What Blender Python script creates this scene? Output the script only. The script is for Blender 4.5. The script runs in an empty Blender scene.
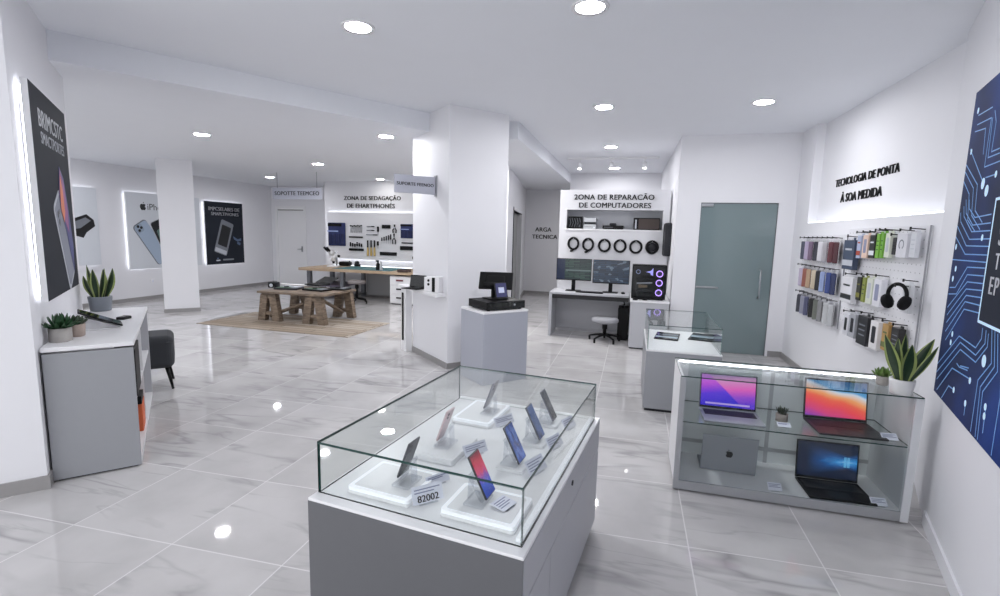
# Electronics shop interior. Units are metres; the camera stands over the origin, +Y runs down the room.
import bpy, bmesh, math, random
from mathutils import Matrix, Vector
random.seed(7)
SC = bpy.context.scene
COL = SC.collection
PI = math.pi
R = math.radians

# ------------------------------------------------------------------ camera model
CAM_H, FOC, PITCH, ROLL, YAW = 1.58, 488.4, 0.1303158, -0.0244275, -0.262686
def cam_axes():
    f = Vector((math.sin(YAW)*math.cos(PITCH), math.cos(YAW)*math.cos(PITCH), -math.sin(PITCH)))
    r = Vector((math.cos(YAW), -math.sin(YAW), 0)); d = f.cross(r)
    c, s = math.cos(ROLL), math.sin(ROLL)
    return r*c+d*s, d*c-r*s, f
AX_R, AX_D, AX_F = cam_axes()
EYE = Vector((0, 0, CAM_H))
def ray(px, py): return AX_R*((px-500)/FOC) + AX_D*((py-298)/FOC) + AX_F
def on_z(px, py, z=0.0):
    d = ray(px, py); return EYE + d*((z-CAM_H)/d.z)
def on_y(px, py, y):
    d = ray(px, py); return EYE + d*(y/d.y)
def on_x(px, py, x):
    d = ray(px, py); return EYE + d*(x/d.x)

AL, AD, AN = R(48.294), R(-6.661), R(-16.86)      # yaw of the pier/column, of the phone case, of the near wall
U = Vector((math.cos(AL), math.sin(AL), 0)); V = Vector((-math.sin(AL), math.cos(AL), 0))
def L(u, v, z=0.0): return U*u + V*v + Vector((0, 0, z))
def Dw(u, v, z=0.0): return Vector((math.cos(AD)*u-math.sin(AD)*v, math.sin(AD)*u+math.cos(AD)*v, z))
ND = Vector((.29, .957, 0)).normalized()          # direction of the near right wall, going away
N0 = Vector((1.633, 3.13, 0))

# ------------------------------------------------------------------ materials
def lin(c):
    return tuple(((x/255)/12.92 if x/255 <= .04045 else ((x/255+.055)/1.055)**2.4) for x in c) + (1,)
def nodes(name):
    m = bpy.data.materials.new(name); m.use_nodes = True
    nt = m.node_tree; b = nt.nodes['Principled BSDF']
    return m, nt, b
def mat(name, c, rough=.5, metal=0, emit=None, es=1.0, var=.03, scale=30, coat=0, spec=.5):
    m, nt, b = nodes(name)
    b.inputs['Roughness'].default_value = rough; b.inputs['Metallic'].default_value = metal
    b.inputs['Coat Weight'].default_value = coat; b.inputs['Specular IOR Level'].default_value = spec
    col = lin(c); b.inputs['Base Color'].default_value = col
    if var:
        tc = nt.nodes.new('ShaderNodeTexCoord'); n = nt.nodes.new('ShaderNodeTexNoise')
        n.inputs['Scale'].default_value = scale; n.inputs['Detail'].default_value = 3
        r = nt.nodes.new('ShaderNodeValToRGB')
        r.color_ramp.elements[0].color = tuple(x*(1-var) for x in col[:3])+(1,)
        r.color_ramp.elements[1].color = tuple(min(1, x*(1+var)) for x in col[:3])+(1,)
        nt.links.new(tc.outputs['Object'], n.inputs['Vector']); nt.links.new(n.outputs['Fac'], r.inputs[0])
        nt.links.new(r.outputs[0], b.inputs['Base Color'])
    if emit:
        b.inputs['Emission Color'].default_value = lin(emit); b.inputs['Emission Strength'].default_value = es
    return m
def link(nt, a, b): nt.links.new(a, b)
def node(nt, t, **kw):
    n = nt.nodes.new(t)
    for k, v in kw.items():
        if k.startswith('i_'): n.inputs[int(k[2:])].default_value = v
        else: setattr(n, k, v)
    return n
def math_n(nt, op, a, b=None, clamp=False):
    n = nt.nodes.new('ShaderNodeMath'); n.operation = op; n.use_clamp = clamp
    for i, v in enumerate((a, b)):
        if v is None: continue
        if isinstance(v, (int, float)): n.inputs[i].default_value = v
        else: nt.links.new(v, n.inputs[i])
    return n.outputs[0]
def ramp(nt, fac, stops, mode='LINEAR'):
    r = nt.nodes.new('ShaderNodeValToRGB'); cr = r.color_ramp; cr.interpolation = mode
    while len(cr.elements) < len(stops): cr.elements.new(.5)
    for e, (p, c) in zip(cr.elements, stops): e.position = p; e.color = c if len(c) == 4 else lin(c)
    nt.links.new(fac, r.inputs[0]); return r.outputs[0]

def glass_mat(name, tint, lo=.015, rough=0.0):
    """a thin clear pane: mirror reflection by Schlick's law, the rest passes straight through"""
    m, nt, b = nodes(name); nt.nodes.remove(b); out = nt.nodes['Material Output']
    lw = node(nt, 'ShaderNodeLayerWeight'); lw.inputs['Blend'].default_value = .5
    f = math_n(nt, 'ADD', math_n(nt, 'MULTIPLY', math_n(nt, 'POWER', lw.outputs['Facing'], 5.0), .75), lo, True)
    t = node(nt, 'ShaderNodeBsdfTransparent'); t.inputs[0].default_value = tint
    g = node(nt, 'ShaderNodeBsdfGlossy'); g.inputs['Roughness'].default_value = rough
    mx = node(nt, 'ShaderNodeMixShader'); link(nt, f, mx.inputs[0]); link(nt, t.outputs[0], mx.inputs[1]); link(nt, g.outputs[0], mx.inputs[2])
    link(nt, mx.outputs[0], out.inputs[0]); return m

def frosted():
    """satin tinted door glass: mostly a milky teal body, a little see-through, mirror-like at the surface"""
    m, nt, b = nodes('tinted_door_glass'); out = nt.nodes['Material Output']
    b.inputs['Base Color'].default_value = lin((132, 148, 151)); b.inputs['Roughness'].default_value = .04; b.inputs['Specular IOR Level'].default_value = .6
    t = node(nt, 'ShaderNodeBsdfTransparent'); t.inputs[0].default_value = (.5, .6, .62, 1)
    mx = node(nt, 'ShaderNodeMixShader'); mx.inputs[0].default_value = .82; link(nt, t.outputs[0], mx.inputs[1]); link(nt, b.outputs[0], mx.inputs[2])
    link(nt, mx.outputs[0], out.inputs[0]); return m
def marble():
    m, nt, b = nodes('marble_tile')
    tc = node(nt, 'ShaderNodeTexCoord'); sp = node(nt, 'ShaderNodeSeparateXYZ'); link(nt, tc.outputs['Object'], sp.inputs[0])
    x, y = sp.outputs[0], sp.outputs[1]
    a = math_n(nt, 'DIVIDE', math_n(nt, 'SUBTRACT', x, .363), .627)
    r_ = math_n(nt, 'DIVIDE', math_n(nt, 'SUBTRACT', math_n(nt, 'SUBTRACT', y, math_n(nt, 'MULTIPLY', x, .04)), 1.85), .655)
    def joint(v):
        f = math_n(nt, 'FRACT', v); d = math_n(nt, 'ABSOLUTE', math_n(nt, 'SUBTRACT', f, .5))
        return math_n(nt, 'GREATER_THAN', d, .5-.0052)
    j = math_n(nt, 'MAXIMUM', joint(a), joint(r_))
    cx = node(nt, 'ShaderNodeCombineXYZ'); link(nt, math_n(nt, 'FLOOR', a), cx.inputs[0]); link(nt, math_n(nt, 'FLOOR', r_), cx.inputs[1])
    wn = node(nt, 'ShaderNodeTexWhiteNoise'); wn.noise_dimensions = '3D'; link(nt, cx.outputs[0], wn.inputs['Vector'])
    off = node(nt, 'ShaderNodeVectorMath'); off.operation = 'SCALE'; link(nt, wn.outputs['Color'], off.inputs[0]); off.inputs['Scale'].default_value = 3.0
    ad = node(nt, 'ShaderNodeVectorMath'); ad.operation = 'ADD'; link(nt, tc.outputs['Object'], ad.inputs[0]); link(nt, off.outputs[0], ad.inputs[1])
    mp = node(nt, 'ShaderNodeMapping'); mp.inputs['Rotation'].default_value = (0, 0, R(-38)); mp.inputs['Scale'].default_value = (.36, 1.7, 1)
    link(nt, ad.outputs[0], mp.inputs[0])
    def vein(scale, width, dist, seed):
        n = node(nt, 'ShaderNodeTexNoise'); n.noise_dimensions = '4D'; n.inputs['W'].default_value = seed
        n.inputs['Scale'].default_value = scale; n.inputs['Detail'].default_value = 4; n.inputs['Distortion'].default_value = dist
        link(nt, mp.outputs[0], n.inputs['Vector'])
        d = math_n(nt, 'ABSOLUTE', math_n(nt, 'SUBTRACT', n.outputs['Fac'], .5))
        return math_n(nt, 'SUBTRACT', 1.0, math_n(nt, 'DIVIDE', d, width), True)
    v1 = math_n(nt, 'POWER', vein(1.15, .022, .25, 2.3), 1.2)
    v2 = math_n(nt, 'MULTIPLY', vein(2.4, .018, .4, 7.7), .5)
    mk = node(nt, 'ShaderNodeTexNoise'); mk.inputs['Scale'].default_value = 1.7; link(nt, ad.outputs[0], mk.inputs['Vector'])
    mask = math_n(nt, 'MULTIPLY', math_n(nt, 'SUBTRACT', mk.outputs['Fac'], .40), 5.0, True)
    vv = math_n(nt, 'MULTIPLY', math_n(nt, 'MAXIMUM', v1, v2), mask)
    cl = node(nt, 'ShaderNodeTexNoise'); cl.inputs['Scale'].default_value = 2.2; cl.inputs['Detail'].default_value = 6
    link(nt, ad.outputs[0], cl.inputs['Vector'])
    base = ramp(nt, cl.outputs['Fac'], [(.3, (182, 180, 180)), (.55, (194, 192, 192)), (.8, (202, 200, 200))])
    mx = node(nt, 'ShaderNodeMix', data_type='RGBA'); link(nt, math_n(nt, 'MULTIPLY', vv, .55), mx.inputs[0]); link(nt, base, mx.inputs[6]); mx.inputs[7].default_value = lin((124, 122, 124))
    mj = node(nt, 'ShaderNodeMix', data_type='RGBA'); link(nt, math_n(nt, 'MULTIPLY', j, .75), mj.inputs[0]); link(nt, mx.outputs[2], mj.inputs[6]); mj.inputs[7].default_value = lin((226, 224, 224))
    link(nt, mj.outputs[2], b.inputs['Base Color'])
    b.inputs['Roughness'].default_value = .035; b.inputs['Specular IOR Level'].default_value = .5
    return m

def wood(name, c1, c2, scale=(2, 14, 14), rough=.6):
    m, nt, b = nodes(name)
    tc = node(nt, 'ShaderNodeTexCoord'); mp = node(nt, 'ShaderNodeMapping'); mp.inputs['Scale'].default_value = scale
    link(nt, tc.outputs['Object'], mp.inputs[0])
    n = node(nt, 'ShaderNodeTexNoise'); n.inputs['Scale'].default_value = 2.5; n.inputs['Detail'].default_value = 6; n.inputs['Distortion'].default_value = .6
    link(nt, mp.outputs[0], n.inputs['Vector'])
    link(nt, ramp(nt, n.outputs['Fac'], [(.3, c1), (.7, c2)]), b.inputs['Base Color']); b.inputs['Roughness'].default_value = rough
    return m
def plank_rug():
    m, nt, b = nodes('plank_print_rug')
    tc = node(nt, 'ShaderNodeTexCoord')
    br = node(nt, 'ShaderNodeTexBrick'); br.inputs['Scale'].default_value = 1.0; br.inputs['Brick Width'].default_value = 1.35
    br.inputs['Row Height'].default_value = .13; br.inputs['Mortar Size'].default_value = .009
    br.inputs['Color1'].default_value = lin((188, 179, 168)); br.inputs['Color2'].default_value = lin((146, 132, 116)); br.inputs['Mortar'].default_value = lin((92, 80, 68))
    link(nt, tc.outputs['Object'], br.inputs['Vector'])
    mp = node(nt, 'ShaderNodeMapping'); mp.inputs['Scale'].default_value = (1.5, 16, 1); link(nt, tc.outputs['Object'], mp.inputs[0])
    n = node(nt, 'ShaderNodeTexNoise'); n.inputs['Scale'].default_value = 2; n.inputs['Detail'].default_value = 5; link(nt, mp.outputs[0], n.inputs['Vector'])
    mx = node(nt, 'ShaderNodeMix', data_type='RGBA'); link(nt, math_n(nt, 'MULTIPLY', n.outputs['Fac'], .6), mx.inputs[0]); link(nt, br.outputs['Color'], mx.inputs[6]); mx.inputs[7].default_value = lin((128, 112, 96))
    link(nt, mx.outputs[2], b.inputs['Base Color']); b.inputs['Roughness'].default_value = .8
    return m

def screen(name, kind, strength=.9):
    """a lit display; the picture is drawn from the display's own coordinates"""
    m, nt, b = nodes(name)
    tc = node(nt, 'ShaderNodeTexCoord'); sp = node(nt, 'ShaderNodeSeparateXYZ'); link(nt, tc.outputs['Generated'], sp.inputs[0])
    x, z = sp.outputs[0], sp.outputs[2]
    def noise(sc, seed=0.0, det=1):
        n = node(nt, 'ShaderNodeTexNoise'); n.noise_dimensions = '4D'; n.inputs['W'].default_value = seed
        n.inputs['Scale'].default_value = sc; n.inputs['Detail'].default_value = det
        link(nt, tc.outputs['Generated'], n.inputs['Vector']); return n.outputs['Fac']
    def mix(f, a, c):
        q = node(nt, 'ShaderNodeMix', data_type='RGBA')
        for i, v in ((0, f), (6, a), (7, c)):
            if isinstance(v, tuple): q.inputs[i].default_value = v
            elif isinstance(v, (int, float)): q.inputs[i].default_value = v
            else: link(nt, v, q.inputs[i])
        return q.outputs[2]
    if kind == 'dunes':      # blue foot, purple middle, pink sky behind a long falling curve
        curve = math_n(nt, 'SUBTRACT', 1.12, math_n(nt, 'MULTIPLY', math_n(nt, 'POWER', x, 1.15), 1.5))
        a = ramp(nt, math_n(nt, 'ADD', z, math_n(nt, 'MULTIPLY', x, -.25)), [(.0, (40, 20, 210)), (.35, (88, 40, 226)), (.7, (196, 78, 222)), (1, (190, 120, 225))])
        c = ramp(nt, math_n(nt, 'ADD', z, math_n(nt, 'MULTIPLY', x, -.12)), [(.0, (84, 36, 214)), (.25, (150, 62, 214)), (.5, (232, 96, 196)), (.8, (216, 150, 206)), (1, (150, 130, 190))])
        f = math_n(nt, 'MULTIPLY', math_n(nt, 'SUBTRACT', z, curve), 24.0, True)
        col = mix(f, a, c)
        dock = math_n(nt, 'MULTIPLY', math_n(nt, 'LESS_THAN', math_n(nt, 'ABSOLUTE', math_n(nt, 'SUBTRACT', z, .085)), .028), math_n(nt, 'LESS_THAN', math_n(nt, 'ABSOLUTE', math_n(nt, 'SUBTRACT', x, .5)), .41))
        col = mix(math_n(nt, 'MULTIPLY', dock, .7), col, lin((214, 190, 236)))
    elif kind == 'ribbons':  # orange, red and violet bands under a blue sky with a white ribbon
        w = math_n(nt, 'ADD', math_n(nt, 'ADD', z, math_n(nt, 'MULTIPLY', x, .42)), math_n(nt, 'MULTIPLY', math_n(nt, 'SUBTRACT', noise(2.2, 3.1), .5), .22))
        col = ramp(nt, math_n(nt, 'MULTIPLY', w, .72), [(.0, (116, 58, 190)), (.16, (220, 60, 130)), (.32, (240, 70, 84)), (.46, (244, 96, 70)), (.56, (246, 166, 104)), (.63, (236, 206, 190)), (.68, (214, 226, 240)), (.72, (96, 168, 222)), (.86, (52, 116, 176)), (1, (40, 92, 150))])
    elif kind == 'beam':     # dark blue with a glowing four-pane window throwing light to the left
        dx = math_n(nt, 'SUBTRACT', .84, x); dz = math_n(nt, 'SUBTRACT', z, .5)
        fan = math_n(nt, 'SUBTRACT', 1.0, math_n(nt, 'DIVIDE', math_n(nt, 'ABSOLUTE', dz), math_n(nt, 'ADD', math_n(nt, 'MULTIPLY', math_n(nt, 'ABSOLUTE', dx), .45), .20)), True)
        fall = math_n(nt, 'SUBTRACT', 1.0, math_n(nt, 'MULTIPLY', math_n(nt, 'ABSOLUTE', dx), 1.45), True)
        g = math_n(nt, 'MULTIPLY', math_n(nt, 'MULTIPLY', fan, fall), math_n(nt, 'ADD', .55, math_n(nt, 'MULTIPLY', noise(9, 1.2), .7)))
        col = ramp(nt, g, [(.0, (4, 22, 52)), (.3, (10, 74, 140)), (.65, (40, 140, 214)), (1, (170, 226, 250))])
        win = math_n(nt, 'MULTIPLY', math_n(nt, 'LESS_THAN', math_n(nt, 'ABSOLUTE', math_n(nt, 'SUBTRACT', x, .83)), .05), math_n(nt, 'LESS_THAN', math_n(nt, 'ABSOLUTE', dz), .15))
        bars = math_n(nt, 'MAXIMUM', math_n(nt, 'LESS_THAN', math_n(nt, 'ABSOLUTE', math_n(nt, 'SUBTRACT', x, .83)), .005), math_n(nt, 'LESS_THAN', math_n(nt, 'ABSOLUTE', dz), .008))
        col = mix(math_n(nt, 'MULTIPLY', math_n(nt, 'MULTIPLY', win, .6), math_n(nt, 'SUBTRACT', 1.0, bars)), col, lin((120, 206, 250)))
    elif kind == 'sunset':   # phone: red top, violet middle, blue foot
        w = math_n(nt, 'ADD', z, math_n(nt, 'MULTIPLY', math_n(nt, 'SUBTRACT', noise(3, .4), .5), .35))
        col = ramp(nt, w, [(.0, (26, 60, 150)), (.28, (52, 84, 190)), (.46, (120, 74, 170)), (.6, (206, 70, 110)), (.8, (190, 60, 76)), (1, (120, 40, 60))])
    elif kind == 'swirl':
        col = ramp(nt, noise(3.2, 5.0, 3), [(.3, (18, 28, 60)), (.48, (44, 70, 140)), (.6, (90, 120, 190)), (.72, (24, 36, 76))])
    elif kind == 'swirl_dark':
        col = ramp(nt, noise(2.4, 9.0, 2), [(.3, (20, 30, 56)), (.55, (54, 84, 142)), (.75, (24, 36, 64))])
    elif kind in ('code', 'charts'):
        br = node(nt, 'ShaderNodeTexBrick'); mp = node(nt, 'ShaderNodeMapping')
        mp.inputs['Rotation'].default_value = (R(90), 0, 0); link(nt, tc.outputs['Generated'], mp.inputs[0]); link(nt, mp.outputs[0], br.inputs['Vector'])
        br.inputs['Scale'].default_value = 1; br.inputs['Brick Width'].default_value = .34; br.inputs['Row Height'].default_value = .085; br.inputs['Mortar Size'].default_value = .012
        if kind == 'code':
            br.inputs['Color1'].default_value = lin((34, 58, 62)); br.inputs['Color2'].default_value = lin((70, 108, 96)); br.inputs['Mortar'].default_value = lin((16, 26, 42))
            side = math_n(nt, 'LESS_THAN', x, .24)
            col = mix(side, br.outputs['Color'], lin((30, 48, 86)))
            lo = math_n(nt, 'MULTIPLY', math_n(nt, 'LESS_THAN', math_n(nt, 'ABSOLUTE', math_n(nt, 'SUBTRACT', z, .45)), .035), math_n(nt, 'GREATER_THAN', x, .26))
            col = mix(lo, col, lin((128, 150, 150)))
        else:
            br.inputs['Color1'].default_value = lin((22, 44, 70)); br.inputs['Color2'].default_value = lin((44, 78, 112)); br.inputs['Mortar'].default_value = lin((20, 34, 56))
            pk = math_n(nt, 'GREATER_THAN', noise(5, 2.2, 2), .6)
            col = mix(math_n(nt, 'MULTIPLY', pk, .55), br.outputs['Color'], lin((150, 176, 200)))
    elif kind == 'pay':
        inn = math_n(nt, 'MULTIPLY', math_n(nt, 'LESS_THAN', math_n(nt, 'ABSOLUTE', math_n(nt, 'SUBTRACT', x, .5)), .27), math_n(nt, 'LESS_THAN', math_n(nt, 'ABSOLUTE', math_n(nt, 'SUBTRACT', z, .5)), .2))
        col = mix(inn, lin((58, 60, 110)), lin((214, 222, 255)))
    elif kind == 'plain':
        col = ramp(nt, z, [(0, (40, 42, 50)), (1, (66, 70, 80))])
    b.inputs['Base Color'].default_value = (.01, .01, .012, 1); b.inputs['Roughness'].default_value = .22
    link(nt, col, b.inputs['Emission Color']); b.inputs['Emission Strength'].default_value = strength
    return m

M = {}
M['wall'] = mat('white_wall_paint', (228, 228, 232), .6, var=.012, scale=4)
M['ceil'] = mat('white_ceiling_paint', (230, 232, 237), .7, var=.012, scale=4)
M['floor'] = marble()
M['skirt'] = mat('grey_skirting', (150, 148, 148), .4)
M['grey'] = mat('grey_laminate', (150, 152, 157), .42, var=.015)
M['grey_light'] = mat('light_grey_laminate', (180, 181, 186), .42, var=.015)
M['grey_blue'] = mat('cool_grey_laminate', (168, 171, 182), .42, var=.015)
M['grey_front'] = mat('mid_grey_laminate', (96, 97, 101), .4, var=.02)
M['white'] = mat('white_laminate', (232, 232, 234), .3, var=.008)
M['white_matt'] = mat('white_board', (224, 224, 228), .55, var=.008)
M['black'] = mat('black_plastic', (13, 13, 15), .5, spec=.2, var=.05)
M['black_gloss'] = mat('black_glass', (10, 11, 14), .06, var=0)
M['black_soft'] = mat('black_rubber', (19, 19, 22), .75, spec=.2, var=.06)
M['dark'] = mat('charcoal_plastic', (44, 45, 50), .5, spec=.25)
M['darkfab'] = mat('dark_grey_fabric', (56, 58, 62), .9, var=.12, scale=160)
M['metal'] = mat('brushed_steel', (180, 182, 186), .28, 1)
M['alu'] = mat('space_grey_metal', (150, 153, 160), .45, .2, var=.01)
M['alu_dark'] = mat('dark_graphite_metal', (44, 46, 50), .4, .5, var=.02)
M['alu_light'] = mat('silver_metal', (178, 180, 184), .35, .7, var=.01)
M['keys'] = mat('black_keys', (16, 16, 18), .55, var=0)
M['led_bench'] = mat('bench_led_strip', (255, 255, 255), .5, emit=(226, 240, 255), es=2.2, var=0)
M['lens_strong'] = mat('downlight_lens_bright', (255, 255, 255), .5, emit=(255, 253, 250), es=700, var=0)
M['lens_weak'] = mat('downlight_lens_dim', (255, 255, 255), .5, emit=(255, 253, 250), es=60, var=0)
M['led'] = mat('white_led_strip', (255, 255, 255), .5, emit=(246, 249, 255), es=18, var=0)
M['led_soft'] = mat('lit_acrylic_edge', (245, 247, 252), .4, emit=(246, 249, 255), es=.15, var=0)
M['halo'] = mat('halo_led', (255, 255, 255), .5, emit=(246, 249, 255), es=6, var=0)
M['lens'] = mat('downlight_lens', (255, 255, 255), .5, emit=(252, 252, 255), es=270, var=0)
M['lens_small'] = mat('spot_lens', (255, 255, 255), .5, emit=(255, 253, 250), es=14, var=0)
M['cove'] = mat('recess_led', (255, 255, 255), .5, emit=(240, 246, 255), es=1.6, var=0)
M['glass'] = glass_mat('clear_glass', (.978, .990, .985, 1))
M['glass_edge'] = mat('green_glass_edge', (28, 62, 58), .12, var=0)
M['glass_edge_light'] = mat('pale_glass_edge', (128, 158, 152), .12, var=0)
M['acrylic'] = glass_mat('clear_acrylic', (.90, .91, .93, 1), .07, .05)
M['clearpack'] = glass_mat('clear_packaging', (.88, .88, .9, 1), .08, .12)
M['frost'] = frosted()
M['leaf'] = mat('snake_plant_green', (36, 58, 34), .4, var=.35, scale=45)
M['leaf_edge'] = mat('snake_plant_yellow_edge', (150, 164, 96), .4, var=.1)
M['succ'] = mat('succulent_green', (44, 82, 50), .45, var=.25, scale=60)
M['succ2'] = mat('succulent_grey_green', (84, 98, 78), .5, var=.25, scale=60)
M['succ3'] = mat('succulent_bright', (120, 150, 84), .45, var=.3, scale=40)
M['soil'] = mat('soil', (46, 38, 32), .95, var=.3, scale=120)
M['concrete'] = mat('pale_concrete', (172, 168, 164), .8, var=.1, scale=60)
M['pink_concrete'] = mat('pinkish_concrete', (176, 160, 150), .8, var=.1, scale=60)
M['pot_grey'] = mat('grey_ceramic', (122, 128, 136), .4, var=.04)
M['pot_white'] = mat('white_ceramic', (226, 226, 226), .3, var=.01)
M['rustic'] = wood('rustic_brown_wood', (82, 70, 60), (142, 124, 106), (3, 3, 12))
M['bench'] = wood('pale_bench_wood', (164, 140, 116), (196, 174, 148), (1.2, 14, 14))
M['rug'] = plank_rug()
M['teal'] = mat('teal_cutting_mat', (62, 112, 116), .6, var=.05)
M['navy'] = mat('navy_fabric', (38, 48, 96), .75, var=.2, scale=50)
M['steel_leg'] = mat('grey_steel', (110, 112, 118), .4, .5)
M['text'] = mat('black_lettering', (22, 22, 26), .5, var=0)
M['poster_dark'] = mat('dark_slate_print', (34, 38, 47), .65, spec=.2, var=.12, scale=3)
M['poster_white'] = mat('pale_grey_print', (212, 216, 222), .4, var=.02)
M['print_silver'] = mat('silver_ink', (186, 190, 198), .4, var=.04)
M['print_grey'] = mat('grey_ink', (120, 124, 132), .4, var=.04)
M['print_black'] = mat('black_ink', (18, 19, 22), .3, var=0)
M['print_blue'] = mat('pale_blue_ink', (166, 182, 202), .4, var=.04)
M['print_dim'] = mat('slate_blue_ink', (74, 92, 122), .4, var=.1)
M['print_white'] = mat('white_ink', (224, 226, 232), .5, var=0)
M['card'] = mat('white_card', (222, 224, 236), .6, var=0)
M['card_ink'] = mat('grey_card_ink', (140, 144, 170), .6, var=0)
def c(name, rgb, rough=.45, **k):
    if name not in M: M[name] = mat(name, rgb, rough, **k)
    return M[name]
# ------------------------------------------------------------------ mesh helper
class B:
    def __init__(s): s.bm = bmesh.new(); s.mats = []
    def mi(s, m):
        m = M[m] if isinstance(m, str) else m
        if m not in s.mats: s.mats.append(m)
        return s.mats.index(m)
    def _fin(s, faces, m, T=None, smooth=False, verts=None):
        i = s.mi(m)
        for f in faces: f.material_index = i; f.smooth = smooth
        if T is not None:
            vs = verts if verts is not None else {v for f in faces for v in f.verts}
            bmesh.ops.transform(s.bm, matrix=T, verts=list(vs))
    def box(s, x0, x1, y0, y1, z0, z1, m, bev=0, T=None, seg=2, edges=None):
        r = bmesh.ops.create_cube(s.bm, size=1)
        vs = r['verts']
        for v in vs:
            v.co = Vector(((x0+x1)/2+v.co.x*(x1-x0), (y0+y1)/2+v.co.y*(y1-y0), (z0+z1)/2+v.co.z*(z1-z0)))
        fs = {f for v in vs for f in v.link_faces}
        if bev:
            es = {e for f in fs for e in f.edges}
            if edges == 'z': es = {e for e in es if abs(e.verts[0].co.z-e.verts[1].co.z) > 1e-6 and abs(e.verts[0].co.x-e.verts[1].co.x) < 1e-6 and abs(e.verts[0].co.y-e.verts[1].co.y) < 1e-6}
            if edges == 'y': es = {e for e in es if abs(e.verts[0].co.y-e.verts[1].co.y) > 1e-6 and abs(e.verts[0].co.x-e.verts[1].co.x) < 1e-6 and abs(e.verts[0].co.z-e.verts[1].co.z) < 1e-6}
            before = set(s.bm.faces)
            g = bmesh.ops.bevel(s.bm, geom=list(es), offset=bev, segments=seg, affect='EDGES', profile=.5)
            fs = {f for f in fs if f.is_valid} | (set(s.bm.faces)-before) | set(g['faces'])
        s._fin(fs, m, T)
        return s
    def prism(s, poly, z0, z1, m, T=None, m_side=None):
        vb = [s.bm.verts.new((x, y, z0)) for x, y in poly]; vt = [s.bm.verts.new((x, y, z1)) for x, y in poly]
        n = len(poly)
        area = sum(poly[i][0]*poly[(i+1) % n][1]-poly[(i+1) % n][0]*poly[i][1] for i in range(n))
        if area < 0: vb.reverse(); vt.reverse()
        cap = [s.bm.faces.new(vt), s.bm.faces.new(list(reversed(vb)))]
        side = [s.bm.faces.new((vb[i], vb[(i+1) % n], vt[(i+1) % n], vt[i])) for i in range(n)]
        i1 = s.mi(m); i2 = s.mi(m_side or m)
        for f in cap: f.material_index = i1
        for f in side: f.material_index = i2
        if T is not None: bmesh.ops.transform(s.bm, matrix=T, verts=vb+vt)
        return s
    def lathe(s, prof, m, at=(0, 0, 0), n=24, T=None, smooth=True, sx=1, sy=1, capm=None):
        rings = []
        for r, z in prof:
            rings.append([s.bm.verts.new((at[0]+sx*max(r, 1e-4)*math.cos(2*PI*k/n), at[1]+sy*max(r, 1e-4)*math.sin(2*PI*k/n), at[2]+z)) for k in range(n)])
        fs = []
        for a, b in zip(rings, rings[1:]):
            for k in range(n): fs.append(s.bm.faces.new((a[k], a[(k+1) % n], b[(k+1) % n], b[k])))
        caps = [s.bm.faces.new(list(reversed(rings[0]))), s.bm.faces.new(rings[-1])]
        s._fin(fs, m, None, smooth); s._fin(caps, capm or m)
        if T is not None: bmesh.ops.transform(s.bm, matrix=T, verts=[v for r in rings for v in r])
        return s
    def tube(s, pts, r, m, n=8, close=False, T=None, r2=None):
        pts = [Vector(p) for p in pts]; k = len(pts); rings = []
        up = None
        for i, p in enumerate(pts):
            a = pts[i-1] if (i or close) else p; b = pts[(i+1) % k] if (i < k-1 or close) else p
            t = (b-a).normalized()
            if up is None:
                up = Vector((0, 0, 1)) if abs(t.z) < .9 else Vector((1, 0, 0))
            sd = t.cross(up)
            if sd.length < 1e-5: sd = t.cross(Vector((1, .3, 0)))
            sd.normalize(); up = sd.cross(t).normalized()
            rr = r if r2 is None else r+(r2-r)*i/max(1, k-1)
            rings.append([s.bm.verts.new(p+sd*(rr*math.cos(2*PI*j/n))+up*(rr*math.sin(2*PI*j/n))) for j in range(n)])
        fs = []
        prs = list(zip(rings, rings[1:])) + ([(rings[-1], rings[0])] if close else [])
        for a, b in prs:
            for j in range(n): fs.append(s.bm.faces.new((a[j], a[(j+1) % n], b[(j+1) % n], b[j])))
        s._fin(fs, m, None, True)
        if not close: s._fin([s.bm.faces.new(list(reversed(rings[0]))), s.bm.faces.new(rings[-1])], m)
        if T is not None: bmesh.ops.transform(s.bm, matrix=T, verts=[v for q in rings for v in q])
        return s
    def cyl(s, p0, p1, r, m, n=14, r2=None): return s.tube([p0, p1], r, m, n, r2=r2)
    def ball(s, at, r, m, sx=1, sy=1, sz=1, n=14):
        k = max(5, n//2)
        return s.lathe([(r*math.sin(PI*i/k), -r*sz*math.cos(PI*i/k)) for i in range(k+1)], m, at, n, sx=sx, sy=sy)
    def poly(s, pts, m):
        f = s.bm.faces.new([s.bm.verts.new(p) for p in pts]); s._fin([f], m); return s
    def done(s, name, parent=None, loc=None, rot=None, kind=None):
        bmesh.ops.recalc_face_normals(s.bm, faces=s.bm.faces[:])
        me = bpy.data.meshes.new(name); s.bm.to_mesh(me); s.bm.free()
        for m in s.mats: me.materials.append(m)
        o = bpy.data.objects.new(name, me); COL.objects.link(o)
        if parent is not None: o.parent = parent
        if loc is not None: o.location = loc
        if rot is not None: o.rotation_euler = rot
        if kind: o['kind'] = kind
        return o

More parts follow.
